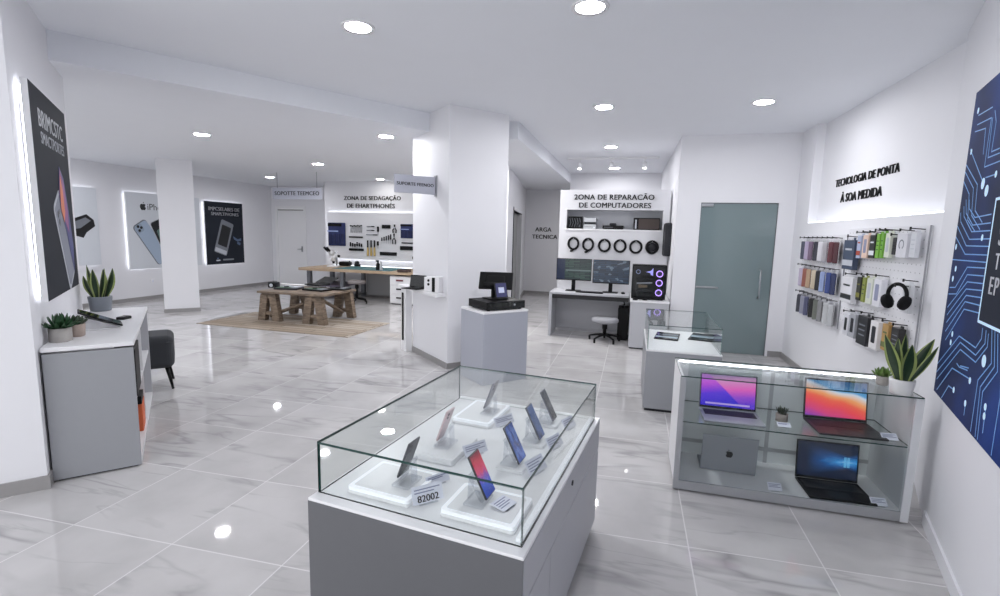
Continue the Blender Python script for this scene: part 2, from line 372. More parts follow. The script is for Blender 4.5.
def tag(o, label, cat, group=None):
    o['label'] = label; o['category'] = cat
    if group: o['group'] = group
    return o
def thing(name, label, cat, loc=(0, 0, 0), rz=0.0, group=None, rot=None):
    o = bpy.data.objects.new(name, None); COL.objects.link(o); o.empty_display_size = .1
    o.location = loc; o.rotation_euler = rot if rot else (0, 0, rz)
    return tag(o, label, cat, group)
def copy_thing(src, loc, rz=None, label=None, rot=None):
    r = src.copy(); COL.objects.link(r); r.location = loc
    if rz is not None: r.rotation_euler = (0, 0, rz)
    if rot is not None: r.rotation_euler = rot
    if label: r['label'] = label
    for ch in list(src.children):
        q = ch.copy(); COL.objects.link(q); q.parent = r
        for g in list(ch.children):
            w = g.copy(); COL.objects.link(w); w.parent = q
    return r
def struct(b, name): return b.done(name, kind='structure')

def wordmesh(body, size, m, ext=.002, bold=0.0, align='CENTER', sx=1.0, spacing=1.0, line=1.0, weight=0.0):
    cu = bpy.data.curves.new('lettering', 'FONT'); cu.body = body; cu.size = size; cu.extrude = ext; cu.offset = bold
    cu.align_x = align; cu.align_y = 'CENTER'; cu.space_character = spacing; cu.space_line = line; cu.resolution_u = 3
    t = bpy.data.objects.new('lettering', cu); COL.objects.link(t)
    dg = bpy.context.evaluated_depsgraph_get(); dg.update()
    me = bpy.data.meshes.new_from_object(t.evaluated_get(dg))
    bpy.data.objects.remove(t); bpy.data.curves.remove(cu)
    if weight:      # heavier strokes: the outline doubled a little to either side
        bmm = bmesh.new(); bmm.from_mesh(me); g = bmm.verts[:] + bmm.edges[:] + bmm.faces[:]
        for dx in (-weight, weight):
            d_ = bmesh.ops.duplicate(bmm, geom=g)
            bmesh.ops.translate(bmm, vec=(dx, 0, 0), verts=[v for v in d_['geom'] if isinstance(v, bmesh.types.BMVert)])
        bmm.to_mesh(me); bmm.free()
    for v in me.vertices: v.co.x *= sx
    me.materials.clear(); me.materials.append(M[m] if isinstance(m, str) else m)
    return me
def text(body, size, m, loc, rot, parent=None, name='lettering', **k):
    o = bpy.data.objects.new(name, wordmesh(body, size, m, **k)); COL.objects.link(o)
    o.location = loc; o.rotation_euler = rot
    if parent is not None: o.parent = parent
    return o
UP = R(90)
def wall_text(body, width, m, loc, rz, parent=None, name='lettering', **k):
    """upright lettering facing its local -Y, scaled so that its widest line measures width"""
    o = text(body, 1.0, m, loc, (UP, 0, rz), parent, name, **k)
    xs = [v.co.x for v in o.data.vertices]; f = width/(max(xs)-min(xs))
    for v in o.data.vertices: v.co.x *= f; v.co.y *= f
    return o

# ------------------------------------------------------------------ the room
ZC, ZD = 2.97, 2.76          # main ceiling, lowered ceiling
XL, YB, YJ, XR, YG = -10.0, 11.9, 10.75, 2.03, 7.3
b = B(); b.prism([(-10.4, -2.0), (3.0, -2.0), (3.0, 13.4), (-10.4, 13.4)], -.06, 0, 'floor'); struct(b, 'floor')
b = B(); b.prism([(-10.4, -2.0), (3.0, -2.0), (3.0, 13.4), (-10.4, 13.4)], ZC, ZC+.1, 'ceil'); struct(b, 'ceiling')
pA = L(-.80, 4.95); pB = Vector((-2.40, 5.55, 0))
b = B(); b.prism([(pA.x, pA.y), (pB.x, pB.y), (-1.75, 6.12), (-1.46, 6.12), (-1.46, 11.41), (.55, 11.41), (.55, 13.3), (-10.3, 13.3), (-10.3, 2.2), (-5.0, 2.2)], ZD, ZC, 'ceil'); struct(b, 'ceiling_lowered')
PIER_U, PIER_V0, PIER_V1 = -.735, 3.775, 5.48
def quad(f, u0, u1, v0, v1): return [tuple(f(*p)[:2]) for p in ((u0, v0), (u1, v0), (u1, v1), (u0, v1))]
b = B(); b.prism(quad(L, -4.2, PIER_U, PIER_V0, PIER_V1), 0, ZC, 'wall'); struct(b, 'wall_pier')
b = B(); b.prism(quad(L, 2.543, 3.33, 4.972, 5.977), 0, ZC, 'wall'); struct(b, 'wall_column')
pl = on_z(165, 313); pr = on_z(200, 311)
b = B(); T = Matrix.Translation(pl) @ Matrix.Rotation(R(47.5), 4, 'Z'); b.box(0, .55, 0, .55, 0, ZD, 'wall', T=T); struct(b, 'wall_pillar')
b = B(); b.box(-.008, .558, -.008, .558, 0, .07, 'skirt', T=T); struct(b, 'baseboard_pillar')
b = B(); b.box(XL-.15, XL, 2.2, YB+.15, 0, ZD, 'wall'); struct(b, 'wall_left')
b = B(); b.box(XL-.15, -4.6, 2.05, 2.2, 0, .12, 'wall'); b.box(XL-.15, -4.6, 2.05, 2.2, 2.62, ZD, 'wall'); struct(b, 'wall_side')
b = B()
for x in (XL, -8.65, -7.3, -5.95, -4.66): b.box(x, x+.06, 2.07, 2.17, .12, 2.62, 'white')
b.box(XL, -4.6, 2.07, 2.17, .12, .18, 'white'); b.box(XL, -4.6, 2.07, 2.17, 2.56, 2.62, 'white'); b.box(XL+.02, -4.62, 2.115, 2.121, .15, 2.6, 'glass'); struct(b, 'window_added')  # added window out of view, lets daylight into the dim left area
# back wall with a door opening
dx0, dx1, dh = -9.80, -8.93, 2.14
b = B(); b.box(XL, dx0-.07, YB, YB+.15, 0, ZD, 'wall'); b.box(dx1+.07, -7.0, YB, YB+.15, 0, ZD, 'wall'); b.box(dx0-.07, dx1+.07, YB, YB+.15, dh+.07, ZD, 'wall'); struct(b, 'wall_back')
b = B(); b.box(-7.46, -2.85, YJ, YJ+.12, 0, ZD, 'wall'); b.box(-7.46, -7.34, YJ+.12, YB, 0, ZD, 'wall'); struct(b, 'wall_workshop')
# corridor wall (with a doorway) and the end wall behind the repair station
ca, cb = Vector((-2.16, 8.4, 0)), Vector((-2.83, 12.95, 0)); cd = (cb-ca).normalized(); cn = Vector((-cd.y, cd.x, 0))
def cor(t, o=0): q = ca+cd*t+cn*o; return (q.x, q.y)
def dist_px(px): # distance along the corridor wall of a picture column
    d = ray(px, 250); a = (ca.x*d.y-ca.y*d.x)/(d.x*cd.y-d.y*cd.x); return a
t0, t1 = 1.15, 3.25
b = B()
b.prism([cor(0), cor(t0), cor(t0, .14), cor(0, .14)], 0, ZD, 'wall'); b.prism([cor(t1), cor(4.65), cor(4.65, .14), cor(t1, .14)], 0, ZD, 'wall')
b.prism([cor(t0), cor(t1), cor(t1, .14), cor(t0, .14)], 2.06, ZD, 'wall'); struct(b, 'wall_corridor')
b = B(); b.prism([cor(t0, .10), cor(t1, .10), cor(t1, .135), cor(t0, .135)], 0, 2.06, c('dim_grey_door', (150, 150, 150), .5)); struct(b, 'door_corridor')
b = B(); b.prism([cor(t0-.06, -.012), cor(t0, -.012), cor(t0, .1), cor(t0-.06, .1)], 0, 2.12, 'black'); b.prism([cor(t1, -.012), cor(t1+.06, -.012), cor(t1+.06, .1), cor(t1, .1)], 0, 2.12, 'white'); b.prism([cor(t0, -.012), cor(t1, -.012), cor(t1, .1), cor(t0, .1)], 2.06, 2.12, 'white'); struct(b, 'trim_corridor_door')
b = B(); b.box(-2.97, .56, 12.95, 13.1, 0, ZC, 'wall'); struct(b, 'wall_end')
b = B(); b.box(-1.46, .55, 11.31, 11.40, 0, ZC, 'wall'); struct(b, 'wall_alcove')
# wall with the glass door, and the wall of the alcove beside it
gx0, gx1, gh = .865, 1.825, 2.075
b = B(); b.box(.555, gx0, YG, YG+.12, 0, ZC, 'wall'); b.box(gx1, XR+.1, YG, YG+.12, 0, ZC, 'wall'); b.box(gx0, gx1, YG, YG+.12, gh, ZC, 'wall')
b.prism([(.555, YG+.12), (.675, YG+.12), (.60, 13.0), (.48, 13.0)], 0, ZC, 'wall'); struct(b, 'wall_door_side')
b = B(); b.box(.62, 2.6, 8.9, 9.0, 0, ZC, 'wall'); b.box(2.5, 2.6, YG+.12, 9.0, 0, ZC, 'wall'); struct(b, 'wall_store_room')
# right wall with its light recess
ry0, ry1, rz0 = 4.04, 6.80, 1.80
b = B()
b.box(XR, XR+.3, 4.02, YG, 0, rz0, 'wall'); b.box(XR, XR+.3, ry1, YG, rz0, ZC, 'wall')
b.box(XR+.10, XR+.3, 4.02, ry1, rz0, ZC, 'wall'); struct(b, 'wall_right')
nf = Vector((ND.y, -ND.x, 0))
def nw(s, o=0): q = N0 + Vector((.05, 0, 0)) - ND*s + nf*o; return (q.x, q.y)
b = B(); b.prism([nw(0), nw(5.2), nw(5.2, .3), nw(0, .45), (2.2, 4.08), (2.04, 4.08)], 0, ZC, 'wall'); struct(b, 'wall_near')
b = B(); b.box(XR+.004, XR+.06, 4.06, ry1-.02, rz0+.001, rz0+.012, 'cove'); struct(b, 'trim_recess_light')
# skirting
b = B(); b.box(XL, XL+.012, 2.2, YB, 0, .075, 'skirt'); struct(b, 'baseboard_left')
b = B(); b.box(XL, dx0-.07, YB-.012, YB, 0, .075, 'skirt'); b.box(dx1+.07, -7.46, YB-.012, YB, 0, .075, 'skirt'); struct(b, 'baseboard_back')
b = B(); b.box(-7.46, -2.85, YJ-.012, YJ, 0, .075, 'skirt'); struct(b, 'baseboard_workshop')
b = B(); b.prism(quad(L, -4.2, PIER_U+.012, PIER_V0-.012, PIER_V1), 0, .082, 'skirt'); struct(b, 'baseboard_pier')
b = B(); b.prism(quad(L, 2.531, 3.33, 4.960, 5.977), 0, .068, 'skirt'); struct(b, 'baseboard_column')
b = B(); b.box(gx1+.03, XR, YG-.012, YG, 0, .08, 'skirt'); b.box(.555, gx0, YG-.012, YG, 0, .08, 'skirt'); struct(b, 'baseboard_door_side')
b = B(); b.box(XR-.012, XR, 4.08, YG, 0, .08, 'skirt'); struct(b, 'baseboard_right')
b = B(); b.prism([nw(-.02, -.012), nw(5.2, -.012), nw(5.2), nw(-.02)], 0, .08, 'wall'); struct(b, 'baseboard_near')
b = B(); b.prism([cor(t1+.06, -.012), cor(4.6, -.012), cor(4.6), cor(t1+.06)], 0, .07, 'skirt'); b.box(-2.83, -1.2, 12.938, 12.95, 0, .07, 'skirt'); struct(b, 'baseboard_corridor')
# plain white door in the back wall
b = B(); b.box(dx0-.07, dx0, YB-.02, YB+.1, 0, dh+.07, 'white'); b.box(dx1, dx1+.07, YB-.02, YB+.1, 0, dh+.07, 'white'); b.box(dx0, dx1, YB-.02, YB+.1, dh, dh+.07, 'white'); struct(b, 'trim_back_door')
b = B(); b.box(dx0+.004, dx1-.004, YB+.01, YB+.05, .01, dh-.004, 'white'); b.box(dx0+.02, dx1-.02, YB-.008, YB+.012, dh-.05, dh-.02, 'skirt'); dr = struct(b, 'door_back')
b = B(); b.cyl((dx1-.09, YB+.01, 1.02), (dx1-.09, YB-.04, 1.02), .012, 'metal'); b.cyl((dx1-.09, YB-.04, 1.02), (dx1-.21, YB-.04, 1.02), .01, 'metal'); b.box(dx1-.115, dx1-.065, YB+.002, YB+.012, .94, 1.1, 'metal'); b.done('handle', dr)
# glass door
g = bpy.data.objects.new('door_glass', None); COL.objects.link(g); g.location = ((gx0+gx1)/2, YG, 0); g['kind'] = 'structure'
hw = (gx1-gx0)/2
b = B(); b.box(-hw+.004, hw-.004, .02, .032, .006, gh-.004, 'frost'); b.done('pane', g)
b = B(); b.box(-hw, hw, .012, .05, gh-.012, gh, 'steel_leg'); b.box(-hw, -hw+.008, .012, .05, 0, gh, 'steel_leg'); b.box(hw-.008, hw, .012, .05, 0, gh, 'steel_leg'); b.done('frame', g)
b = B(); b.tube([(hw-.15, .02, .80), (hw-.15, -.04, .80), (hw-.15, -.04, 1.18), (hw-.15, .02, 1.18)], .011, 'metal'); b.done('handle', g)
b = B(); b.box(-hw+.01, -hw+.30, .005, .02, .90, .925, 'metal', bev=.004); b.done('lock', g)
b = B(); b.box(-hw+.012, -hw+.16, .0, .03, gh-.055, gh-.012, 'metal', bev=.004); b.done('hinge', g)
# ------------------------------------------------------------------ ceiling lights
def downlight(x, y, z, label, src=None):
    if src: return copy_thing(src, (x, y, z), label=label)
    t = thing('downlight', label, 'ceiling light', (x, y, z), group='round recessed downlights')
    b = B(); b.lathe([(.088, -.004), (.112, -.010), (.116, -.004), (.116, 0), (.088, 0)], 'white', n=32); b.done('ring', t)
    b = B(); b.lathe([(.0, -.005), (.06, -.006), (.088, -.004)], 'lens', n=28); b.done('lens', t)
    return t
DL = downlight(-1.917, 3.188, ZC, 'round lit downlight on the main ceiling, nearest to the big dark poster on the pier')
for x, y, z, lb in [
    (-.34, 3.218, ZC, 'round lit downlight cut by the top edge, above the phone case'),
    (-.394, 5.606, ZC, 'round lit downlight on the main ceiling between the column and the glass door'),
    (1.192, 5.677, ZC, 'round lit downlight on the main ceiling close to the light recess wall'),
    (-.427, 8.049, ZC, 'small round lit downlight just in front of the white track light'),
    (-.454, 10.466, ZC, 'small round lit downlight behind the white track light'),
    (-5.452, 5.273, ZD, 'round lit downlight on the lowered ceiling beside the square pillar'),
    (-3.075, 5.736, ZD, 'round lit downlight on the lowered ceiling next to the white column'),
    (-5.603, 7.902, ZD, 'round lit downlight on the lowered ceiling above the right end of the hanging grey sign'),
    (-8.239, 9.797, ZD, 'round lit downlight on the lowered ceiling at the left end of the hanging grey sign'),
    (-.95, 12.05, ZD, 'unseen added downlight in the passage behind the repair wall unit, nearest the end wall lettering'),  # added lamps behind the alcove wall, out of sight, to brighten the end wall
    (-.35, 12.05, ZD, 'unseen added downlight in the passage behind the repair wall unit, farther from the lettering'),
    (-8.6, 4.2, ZD, 'unseen added downlight on the lowered ceiling in the far corner behind the pier'),  # added lamps out of sight, to brighten the left area and workshop
    (-6.0, 3.4, ZD, 'unseen added downlight on the lowered ceiling close behind the pier, by the added window'),
    (-9.0, 5.9, ZD, 'unseen added downlight on the lowered ceiling over the pale camera poster'),
    (-3.65, 8.6, ZD, 'unseen added downlight on the lowered ceiling behind the column, near the workbench end'),
    (-2.1, 7.75, ZD, 'unseen added downlight on the lowered ceiling behind the column, over the passage'),  # added lamp hidden by the column, lifts the dark end wall
    (-5.692, 10.322, ZD-.0, 'round lit downlight on the lowered ceiling in front of the tool wall lettering')]:
    o = downlight(x, y, z, lb, DL)
    if 'passage' in lb:  # stronger lens meant for the added passage lamps
        lens = [q for q in o.children if q.name.startswith('lens')][0]; lens.data = lens.data.copy(); lens.data.materials[0] = M['lens_strong']
    if y > 10 and z == ZD:      # the lamp close to the workshop wall is a weaker one
        lens = [q for q in o.children if q.name.startswith('lens')][0]; lens.data = lens.data.copy(); lens.data.materials[0] = M['lens_weak']
t = thing('track_light', 'white ceiling track with three small spot heads in front of the repair wall', 'track light', (-.44, 9.05, ZC))
b = B(); b.box(-.80, .78, -.018, .018, -.035, 0, 'white'); b.done('rail', t)
for x in (-.57, -.02, .55):
    b = B(); b.cyl((x, 0, -.035), (x, 0, -.10), .010, 'white'); b.tube([(x, 0, -.10), (x, -.03, -.20)], .036, 'white', n=14); s = b.done('spot_head', t)
    b = B(); b.tube([(x, -.0305, -.2015), (x, -.031, -.204)], .028, 'lens_small', n=14); b.done('lens', s)

# ------------------------------------------------------------------ posters
def poster(name, label, cat, loc, rz, w, h, face, group=None, thick=.035, halo=True, edge='white'):
    """lit panel standing off a wall; local x to the right, z up from the lower left corner, face towards -y"""
    t = thing(name, label, cat, loc, rz, group)
    b = B(); b.box(0, w, -thick-.03, -.03, 0, h, edge, bev=.003); b.done('panel', t)
    b = B(); b.box(.004, w-.004, -thick-.0315, -thick-.03, .004, h-.004, face); b.done('print', t)
    if halo:
        b = B(); q = .035
        b.box(q, w-q, -.030, -.018, q, q+.012, 'halo'); b.box(q, w-q, -.030, -.018, h-q-.012, h-q, 'halo')
        b.box(q, q+.012, -.030, -.018, q+.012, h-q-.012, 'halo'); b.box(w-q-.012, w-q, -.030, -.018, q+.012, h-q-.012, 'halo'); b.done('halo_light', t)
        for f_ in (.3, .7): b = B(); b.box(w*f_, w*f_+.06, -.03, -.002, h*f_, h*f_+.06, 'white'); b.done('spacer', t)
    return t
def flat(b, poly, m, y, th=.0008):
    """flat ink shape in the poster plane"""
    b.prism(poly, 0, th, m, T=Matrix(((1, 0, 0, 0), (0, 0, -1, y), (0, 1, 0, 0), (0, 0, 0, 1))))
def rrect(cx, cy, w, h, r, ang=0, n=4):
    pts = []
    for qx, qy, a0 in ((1, 1, 0), (-1, 1, 90), (-1, -1, 180), (1, -1, 270)):
        for k in range(n+1):
            a = R(a0+90*k/n); pts.append((qx*(w/2-r)+r*math.cos(a), qy*(h/2-r)+r*math.sin(a)))
    c_, s_ = math.cos(ang), math.sin(ang)
    return [(cx+c_*x-s_*y, cy+s_*x+c_*y) for x, y in pts]
def disc(cx, cy, r, n=18, sx=1): return [(cx+sx*r*math.cos(2*PI*k/n), cy+r*math.sin(2*PI*k/n)) for k in range(n)]
def fruit(cx, cy, s):
    """round fruit emblem with a bite on its right side, plus its leaf"""
    body = [(0, .30), (.16, .36), (.34, .30), (.40, .22), (.30, .10), (.28, -.06), (.42, -.20), (.34, -.38), (.20, -.52), (.08, -.50), (0, -.47), (-.08, -.50), (-.20, -.52), (-.34, -.38), (-.44, -.14), (-.44, .08), (-.36, .26), (-.20, .36)]
    leaf = [(0, .38), (.02, .52), (.16, .64), (.15, .50)]
    return [[(cx+s*x, cy+s*y) for x, y in q] for q in (body, leaf)]

# big dark poster on the pier: runs from (u,v) = wall, seen obliquely
PW, PH = 1.17, 1.40
t = poster('wall_poster', 'tall dark poster with a slanted phone, lit edge, on the pier above the grey cabinet', 'poster', L(PIER_U, 3.89, 1.11), AL+R(90), PW, PH, 'poster_dark'); t.scale = (.914, .914, .914)
y = -.0668
wall_text('BRIMCSTC', .80, 'print_silver', (.60, y, 1.20), 0, t, weight=.02, spacing=1.05, ext=.0006)
wall_text('SMACTPORTES', .78, 'print_silver', (.62, y, 1.075), 0, t, weight=.02, spacing=1.05, ext=.0006)
b = B(); flat(b, rrect(.72, .38, .30, .74, .05, R(30)), 'print_silver', y); flat(b, rrect(.73, .38, .25, .68, .04, R(30)), c('phone_ink', (136, 140, 152), .6), y-.001)
flat(b, disc(.55, .58, .024), 'print_black', y-.002); flat(b, disc(.585, .52, .024), 'print_black', y-.002); flat(b, disc(.60, .60, .018), 'print_black', y-.002); b.done('phone_picture', t)
b = B(); flat(b, [(.80, .46), (.66, .62), (.64, .74), (.72, .94), (.86, .86), (.96, .62), (1.04, .34), (1.0, .12)], c('flame_blue', (70, 74, 128)), y-.003)
flat(b, [(.72, .58), (.66, .72), (.73, .92), (.84, .82), (.92, .60), (.90, .44)], c('flame_violet', (150, 92, 140)), y-.004)
flat(b, [(.66, .62), (.68, .78), (.72, .87), (.78, .76), (.80, .60), (.74, .52)], c('flame_orange', (222, 130, 96)), y-.005); b.done('flame_picture', t)

# three posters on the far left wall
t = poster('wall_poster', 'pale poster partly hidden by the big dark poster, black camera shape on it', 'poster', (XL, 6.00, .80), R(90), 1.13, 1.46, 'poster_white')
y = -.0668
b = B(); flat(b, [(.55, .82), (.92, .96), (1.04, .86), (1.06, .74), (.90, .62), (.84, .52), (.70, .56), (.60, .70)], 'print_black', y); flat(b, [(.62, .78), (.90, .90), (.99, .84), (.80, .70), (.68, .68)], 'print_grey', y-.001); b.done('camera_picture', t)
t = poster('wall_poster', 'pale poster with black lettering and two phones, half hidden by the square pillar', 'poster', (XL, 7.68, .67), R(90), 1.75, 1.58, 'poster_white')
b = B()
for q in fruit(.36, 1.30, .15): flat(b, q, 'print_black', y)
b.done('emblem', t)
wall_text('iPhone', .50, 'print_black', (.705, y, 1.29), 0, t, ext=.0006)
b = B(); flat(b, rrect(.50, .55, .34, .98, .07, R(33)), 'print_grey', y); flat(b, rrect(.515, .545, .315, .95, .06, R(33)), 'print_blue', y-.001)
flat(b, rrect(.25, .84, .17, .17, .04, R(33)), c('pale_steel_ink', (150, 164, 182)), y-.002)
for q in ((.22, .88), (.29, .86), (.25, .80)): flat(b, disc(*q, .030), 'print_black', y-.003)
flat(b, rrect(.86, .60, .42, .98, .06, R(24)), 'print_silver', y-.004); flat(b, rrect(.86, .60, .39, .95, .05, R(24)), 'print_black', y-.005); flat(b, rrect(.90, .54, .34, .70, .04, R(20)), c('mint_ink', (92, 122, 116)), y-.006); b.done('phone_picture', t)
t = poster('wall_poster', 'dark poster of a silver phone between the square pillar and the white door', 'poster', (XL, 9.56, .66), R(90), 1.19, 1.54, 'poster_dark')
wall_text('IMPCSELABES DE', .96, 'print_white', (.60, y, 1.36), 0, t, weight=.035, spacing=1.05, ext=.0006)
wall_text('SMAPLTPHONES', .86, 'print_white', (.62, y, 1.24), 0, t, weight=.035, spacing=1.05, ext=.0006)
b = B(); flat(b, rrect(.55, .66, .40, .84, .04, R(-19)), 'print_grey', y); flat(b, rrect(.565, .70, .29, .52, .02, R(-19)), 'print_black', y-.001); flat(b, rrect(.435, .33, .36, .10, .02, R(-19)), 'print_silver', y-.001)
flat(b, [(.84, .70), (.98, .62), (1.10, .64), (1.10, .58), (.98, .56), (.86, .62)], 'print_dim', y); flat(b, [(.98, .56), (1.08, .52), (1.06, .46), (.96, .50)], 'print_dim', y); b.done('phone_picture', t)
b = B(); flat(b, rrect(.34, .10, .12, .03, .008), 'print_silver', y); flat(b, rrect(.66, .11, .34, .04, .008), 'print_grey', y); flat(b, rrect(.33, .15, .06, .03, .008), 'print_dim', y); b.done('small_print', t)

# big blue circuit poster on the near right wall
PT = N0 + Vector((ND.y, -ND.x, 0))*.0435 + Vector((0, 0, .785)) ; PRZ = AN - R(90)
CW, CH = 2.0, 1.565
m, nt, bs = nodes('circuit_print')
tc = node(nt, 'ShaderNodeTexCoord'); n1 = node(nt, 'ShaderNodeTexNoise'); n1.inputs['Scale'].default_value = 1.6; link(nt, tc.outputs['Object'], n1.inputs['Vector'])
link(nt, ramp(nt, n1.outputs['Fac'], [(.3, (14, 24, 52)), (.52, (15, 36, 84)), (.72, (18, 56, 126))]), bs.inputs['Base Color']); bs.inputs['Roughness'].default_value = .65; bs.inputs['Specular IOR Level'].default_value = .25
M['circuit'] = m
M['trace'] = mat('pale_blue_trace', (112, 164, 220), .4, emit=(100, 160, 230), es=.06, var=0)
M['trace_hot'] = mat('white_blue_node', (206, 234, 255), .4, emit=(190, 226, 255), es=.2, var=0)
t = poster('circuit_poster', 'huge dark blue circuit board poster with glowing traces on the near right wall', 'poster', PT, PRZ, CW, CH, 'circuit', halo=False, thick=.012)
TR = [[(.11,2.215),(.333,2.205)],[(.114,2.17),(.34,2.157),(.34,2.054),(.345,1.938),(.558,1.936)],[(.089,2.141),(.269,2.124),(.294,2.003)],[(.379,2.179),(.421,2.125),(.419,1.995),(.531,1.993)],[(.358,2.153),(.379,1.975),(.541,1.972)],[(.047,2.062),(.338,1.881)],[(.012,1.99),(.271,1.866),(.297,1.744),(.438,1.684)],[(.012,1.954),(.211,1.855),(.248,1.724),(.418,1.653)],[(.012,1.905),(.149,1.832),(.189,1.704),(.349,1.644)],[(.389,1.886),(.537,1.885)],[(.17,1.802),(.193,1.758),(.311,1.711),(.553,1.715)],[(.108,1.806),(.145,1.739),(.293,1.676),(.562,1.678)],[(.084,1.775),(.112,1.725),(.291,1.645),(.572,1.645)],[(.038,1.745),(.064,1.699),(.273,1.609),(.581,1.61)],[(.012,1.678),(.233,1.578),(.59,1.578)],[(.012,1.622),(.235,1.537),(.579,1.541)],[(.012,1.504),(.579,1.51)],[(.035,1.358),(.143,1.367),(.307,1.477),(.576,1.485)],[(.032,1.323),(.182,1.337),(.325,1.442),(.578,1.451)],[(.049,1.255),(.343,1.409),(.579,1.418)],[(.062,1.216),(.343,1.375),(.594,1.389)],[(.072,1.177),(.359,1.346),(.594,1.358)],[(.075,1.13),(.356,1.316),(.595,1.324)],[(.101,1.088),(.357,1.28),(.596,1.291)],[(.673,1.236),(.679,1.192),(.619,1.142),(.343,1.148),(.012,.942)],[(.722,1.234),(.733,1.181),(.635,1.112),(.378,1.123),(.012,.894)],[(.758,1.225),(.768,1.173),(.649,1.084),(.395,1.092),(.041,.863)],[(.787,1.258),(.845,1.121),(.716,1.022),(.723,.80)],[(.826,1.255),(.885,1.116),(.759,1.003),(.79,.80)],[(.866,1.242),(.926,1.106),(.796,.993),(.822,.80)],[(.912,1.259),(.997,1.024),(1.0,.80)],[(.073,.812),(.304,.981),(.623,1.0)],[(.19,.799),(.288,.887),(.4,.893)],[(.598,.886),(.6,.833)],[(.862,.943),(.871,.844)],[(.372,1.019),(.419,1.012),(.553,1.026)],[(.435,1.021),(.564,1.039)],
 [(1.10,1.258),(1.12,1.06),(1.24,.96),(1.24,.80)],[(1.2,1.258),(1.22,1.1),(1.36,1.0),(1.7,1.0)],[(1.42,1.70),(1.6,1.70),(1.75,1.82),(1.99,1.82)],[(1.42,1.56),(1.62,1.56),(1.78,1.46),(1.99,1.46)],[(1.42,1.40),(1.6,1.40),(1.7,1.3),(1.99,1.3)],[(.75,1.775),(.75,1.95),(.86,2.05),(.86,2.34)],[(.95,1.775),(.95,2.0),(1.1,2.1),(1.1,2.34)],[(1.15,1.775),(1.15,1.95),(1.3,2.05),(1.6,2.05)]]
y = -.0438
b = B()
def strip(b, pts, w, m, y):
    for (a0, z0), (a1, z1) in zip(pts, pts[1:]):
        d = Vector((a1-a0, z1-z0)); l = d.length; d /= l; nn = Vector((-d.y, d.x))*w/2; e = d*w*.3
        flat(b, [(a0-e.x+nn.x, z0-e.y+nn.y), (a0-e.x-nn.x, z0-e.y-nn.y), (a1+e.x-nn.x, z1+e.y-nn.y), (a1+e.x+nn.x, z1+e.y+nn.y)], m, y)
for q in TR: strip(b, [(a, max(.008, z-.785)) for a, z in q], .0052, 'trace', y)
b.done('circuit_stripe', t)
b = B()
for a, z in [(.077,2.046),(.365,1.862),(.437,1.824),(.537,1.885),(.097,2.24),(.478,1.616),(.049,1.571),(.104,1.46),(.076,1.407),(.758,1.112),(.222,1.138),(.214,1.094),(.598,.886),(.859,.947),(.863,.91),(.615,.994),(.391,.893)]:
    flat(b, disc(a, z-.785, .015 if (a, z) not in ((.365,1.862), (.437,1.824), (.758,1.112)) else .026), 'trace_hot', y-.0012)
b.done('circuit_dot', t)
b = B(); flat(b, [(.61, .473), (1.40, .473), (1.40, .99), (.60, .99)], c('chip_navy', (20, 27, 44), .65, spec=.2), y-.0024); strip(b, [(.605, .99), (.612, .473), (1.40, .473), (1.40, .99), (.605, .99)], .012, 'trace_hot', y-.0036); b.done('chip_panel', t)
for s_, w_, x_, z_ in (('S', .052, .745, 1.62), ('T', .058, .745, 1.515), ('EP', .115, .745, 1.415)):
    wall_text(s_, w_, 'print_white', (x_, y-.0044, z_-.785), 0, t, ext=.0006, weight=.02, spacing=1.25)

# ------------------------------------------------------------------ wall lettering and hanging signs
def lettering(lines, label, at, rz, off):
    o = None; t = thing('wall_lettering', label, 'lettering', at, rz)
    for s_, w_, x_, z_ in lines: wall_text(s_, w_, 'text', (x_, off, z_), 0, t, name='lettering', ext=.004, weight=.023, spacing=1.06)
    return t
a0 = on_y(344, 199, YJ); a1 = on_y(401, 199, YJ); wA = a1.x-a0.x
lettering([('ZONA DE SEDAGAÇÃO', wA, 0, .10), ('DE EHARTPHONÉS', wA*.84, -.04, -.085)], 'black two-line lettering on the white wall above the tool board', ((a0.x+a1.x)/2, YJ, on_y(372, 202.6, YJ).z), 0, -.006)
q = on_y(544, 233, 12.95); lettering([('ARGA', .44, -.02, .085), ('TECNICA', .68, .02, -.105)], 'black two-line lettering on the grey end wall left of the repair unit', (q.x, 12.95, q.z), 0, -.006)
q0 = on_x(836, 187, XR+.10); q1 = on_x(901, 164, XR+.10); q2 = on_x(841, 201, XR+.10); q3 = on_x(883, 189, XR+.10)
lettering([('TECNOLOGIA DE PONTA', q0.y-q1.y, 0, (q0.z+q1.z)/2-2.0), ('À SOA MEDIDA', q2.y-q3.y, -((q2.y+q3.y)-(q0.y+q1.y))/2, (q2.z+q3.z)/2-2.0)], 'black two-line lettering inside the lit recess of the right wall', (XR+.10, (q0.y+q1.y)/2, 2.0), R(-90), -.006)
def sign(label, loc, rz, w, h, txt, hang):
    t = thing('hanging_sign', label, 'sign', loc, rz)
    b = B(); b.box(-w/2, w/2, -.012, .012, -h/2, h/2, c('sign_grey', (186, 188, 200), .5), bev=.004); b.done('board', t)
    wall_text(txt, w*.9, 'text', (0, -.0135, 0), 0, t, name='lettering', ext=.0015, weight=.020, spacing=1.06)
    if hang:
        for x in (-w*.4, w*.4): b = B(); b.cyl((x, 0, h/2), (x, 0, hang), .004, 'steel_leg', n=6); b.done('wire', t)
    else:
        b = B(); b.box(w/2, w/2+.012, -.03, .03, -h/2-.02, h/2+.02, 'metal'); b.done('bracket', t)
    return t
s0, s1 = on_y(272.5, 188, 9.0), on_y(322, 189, 9.0)
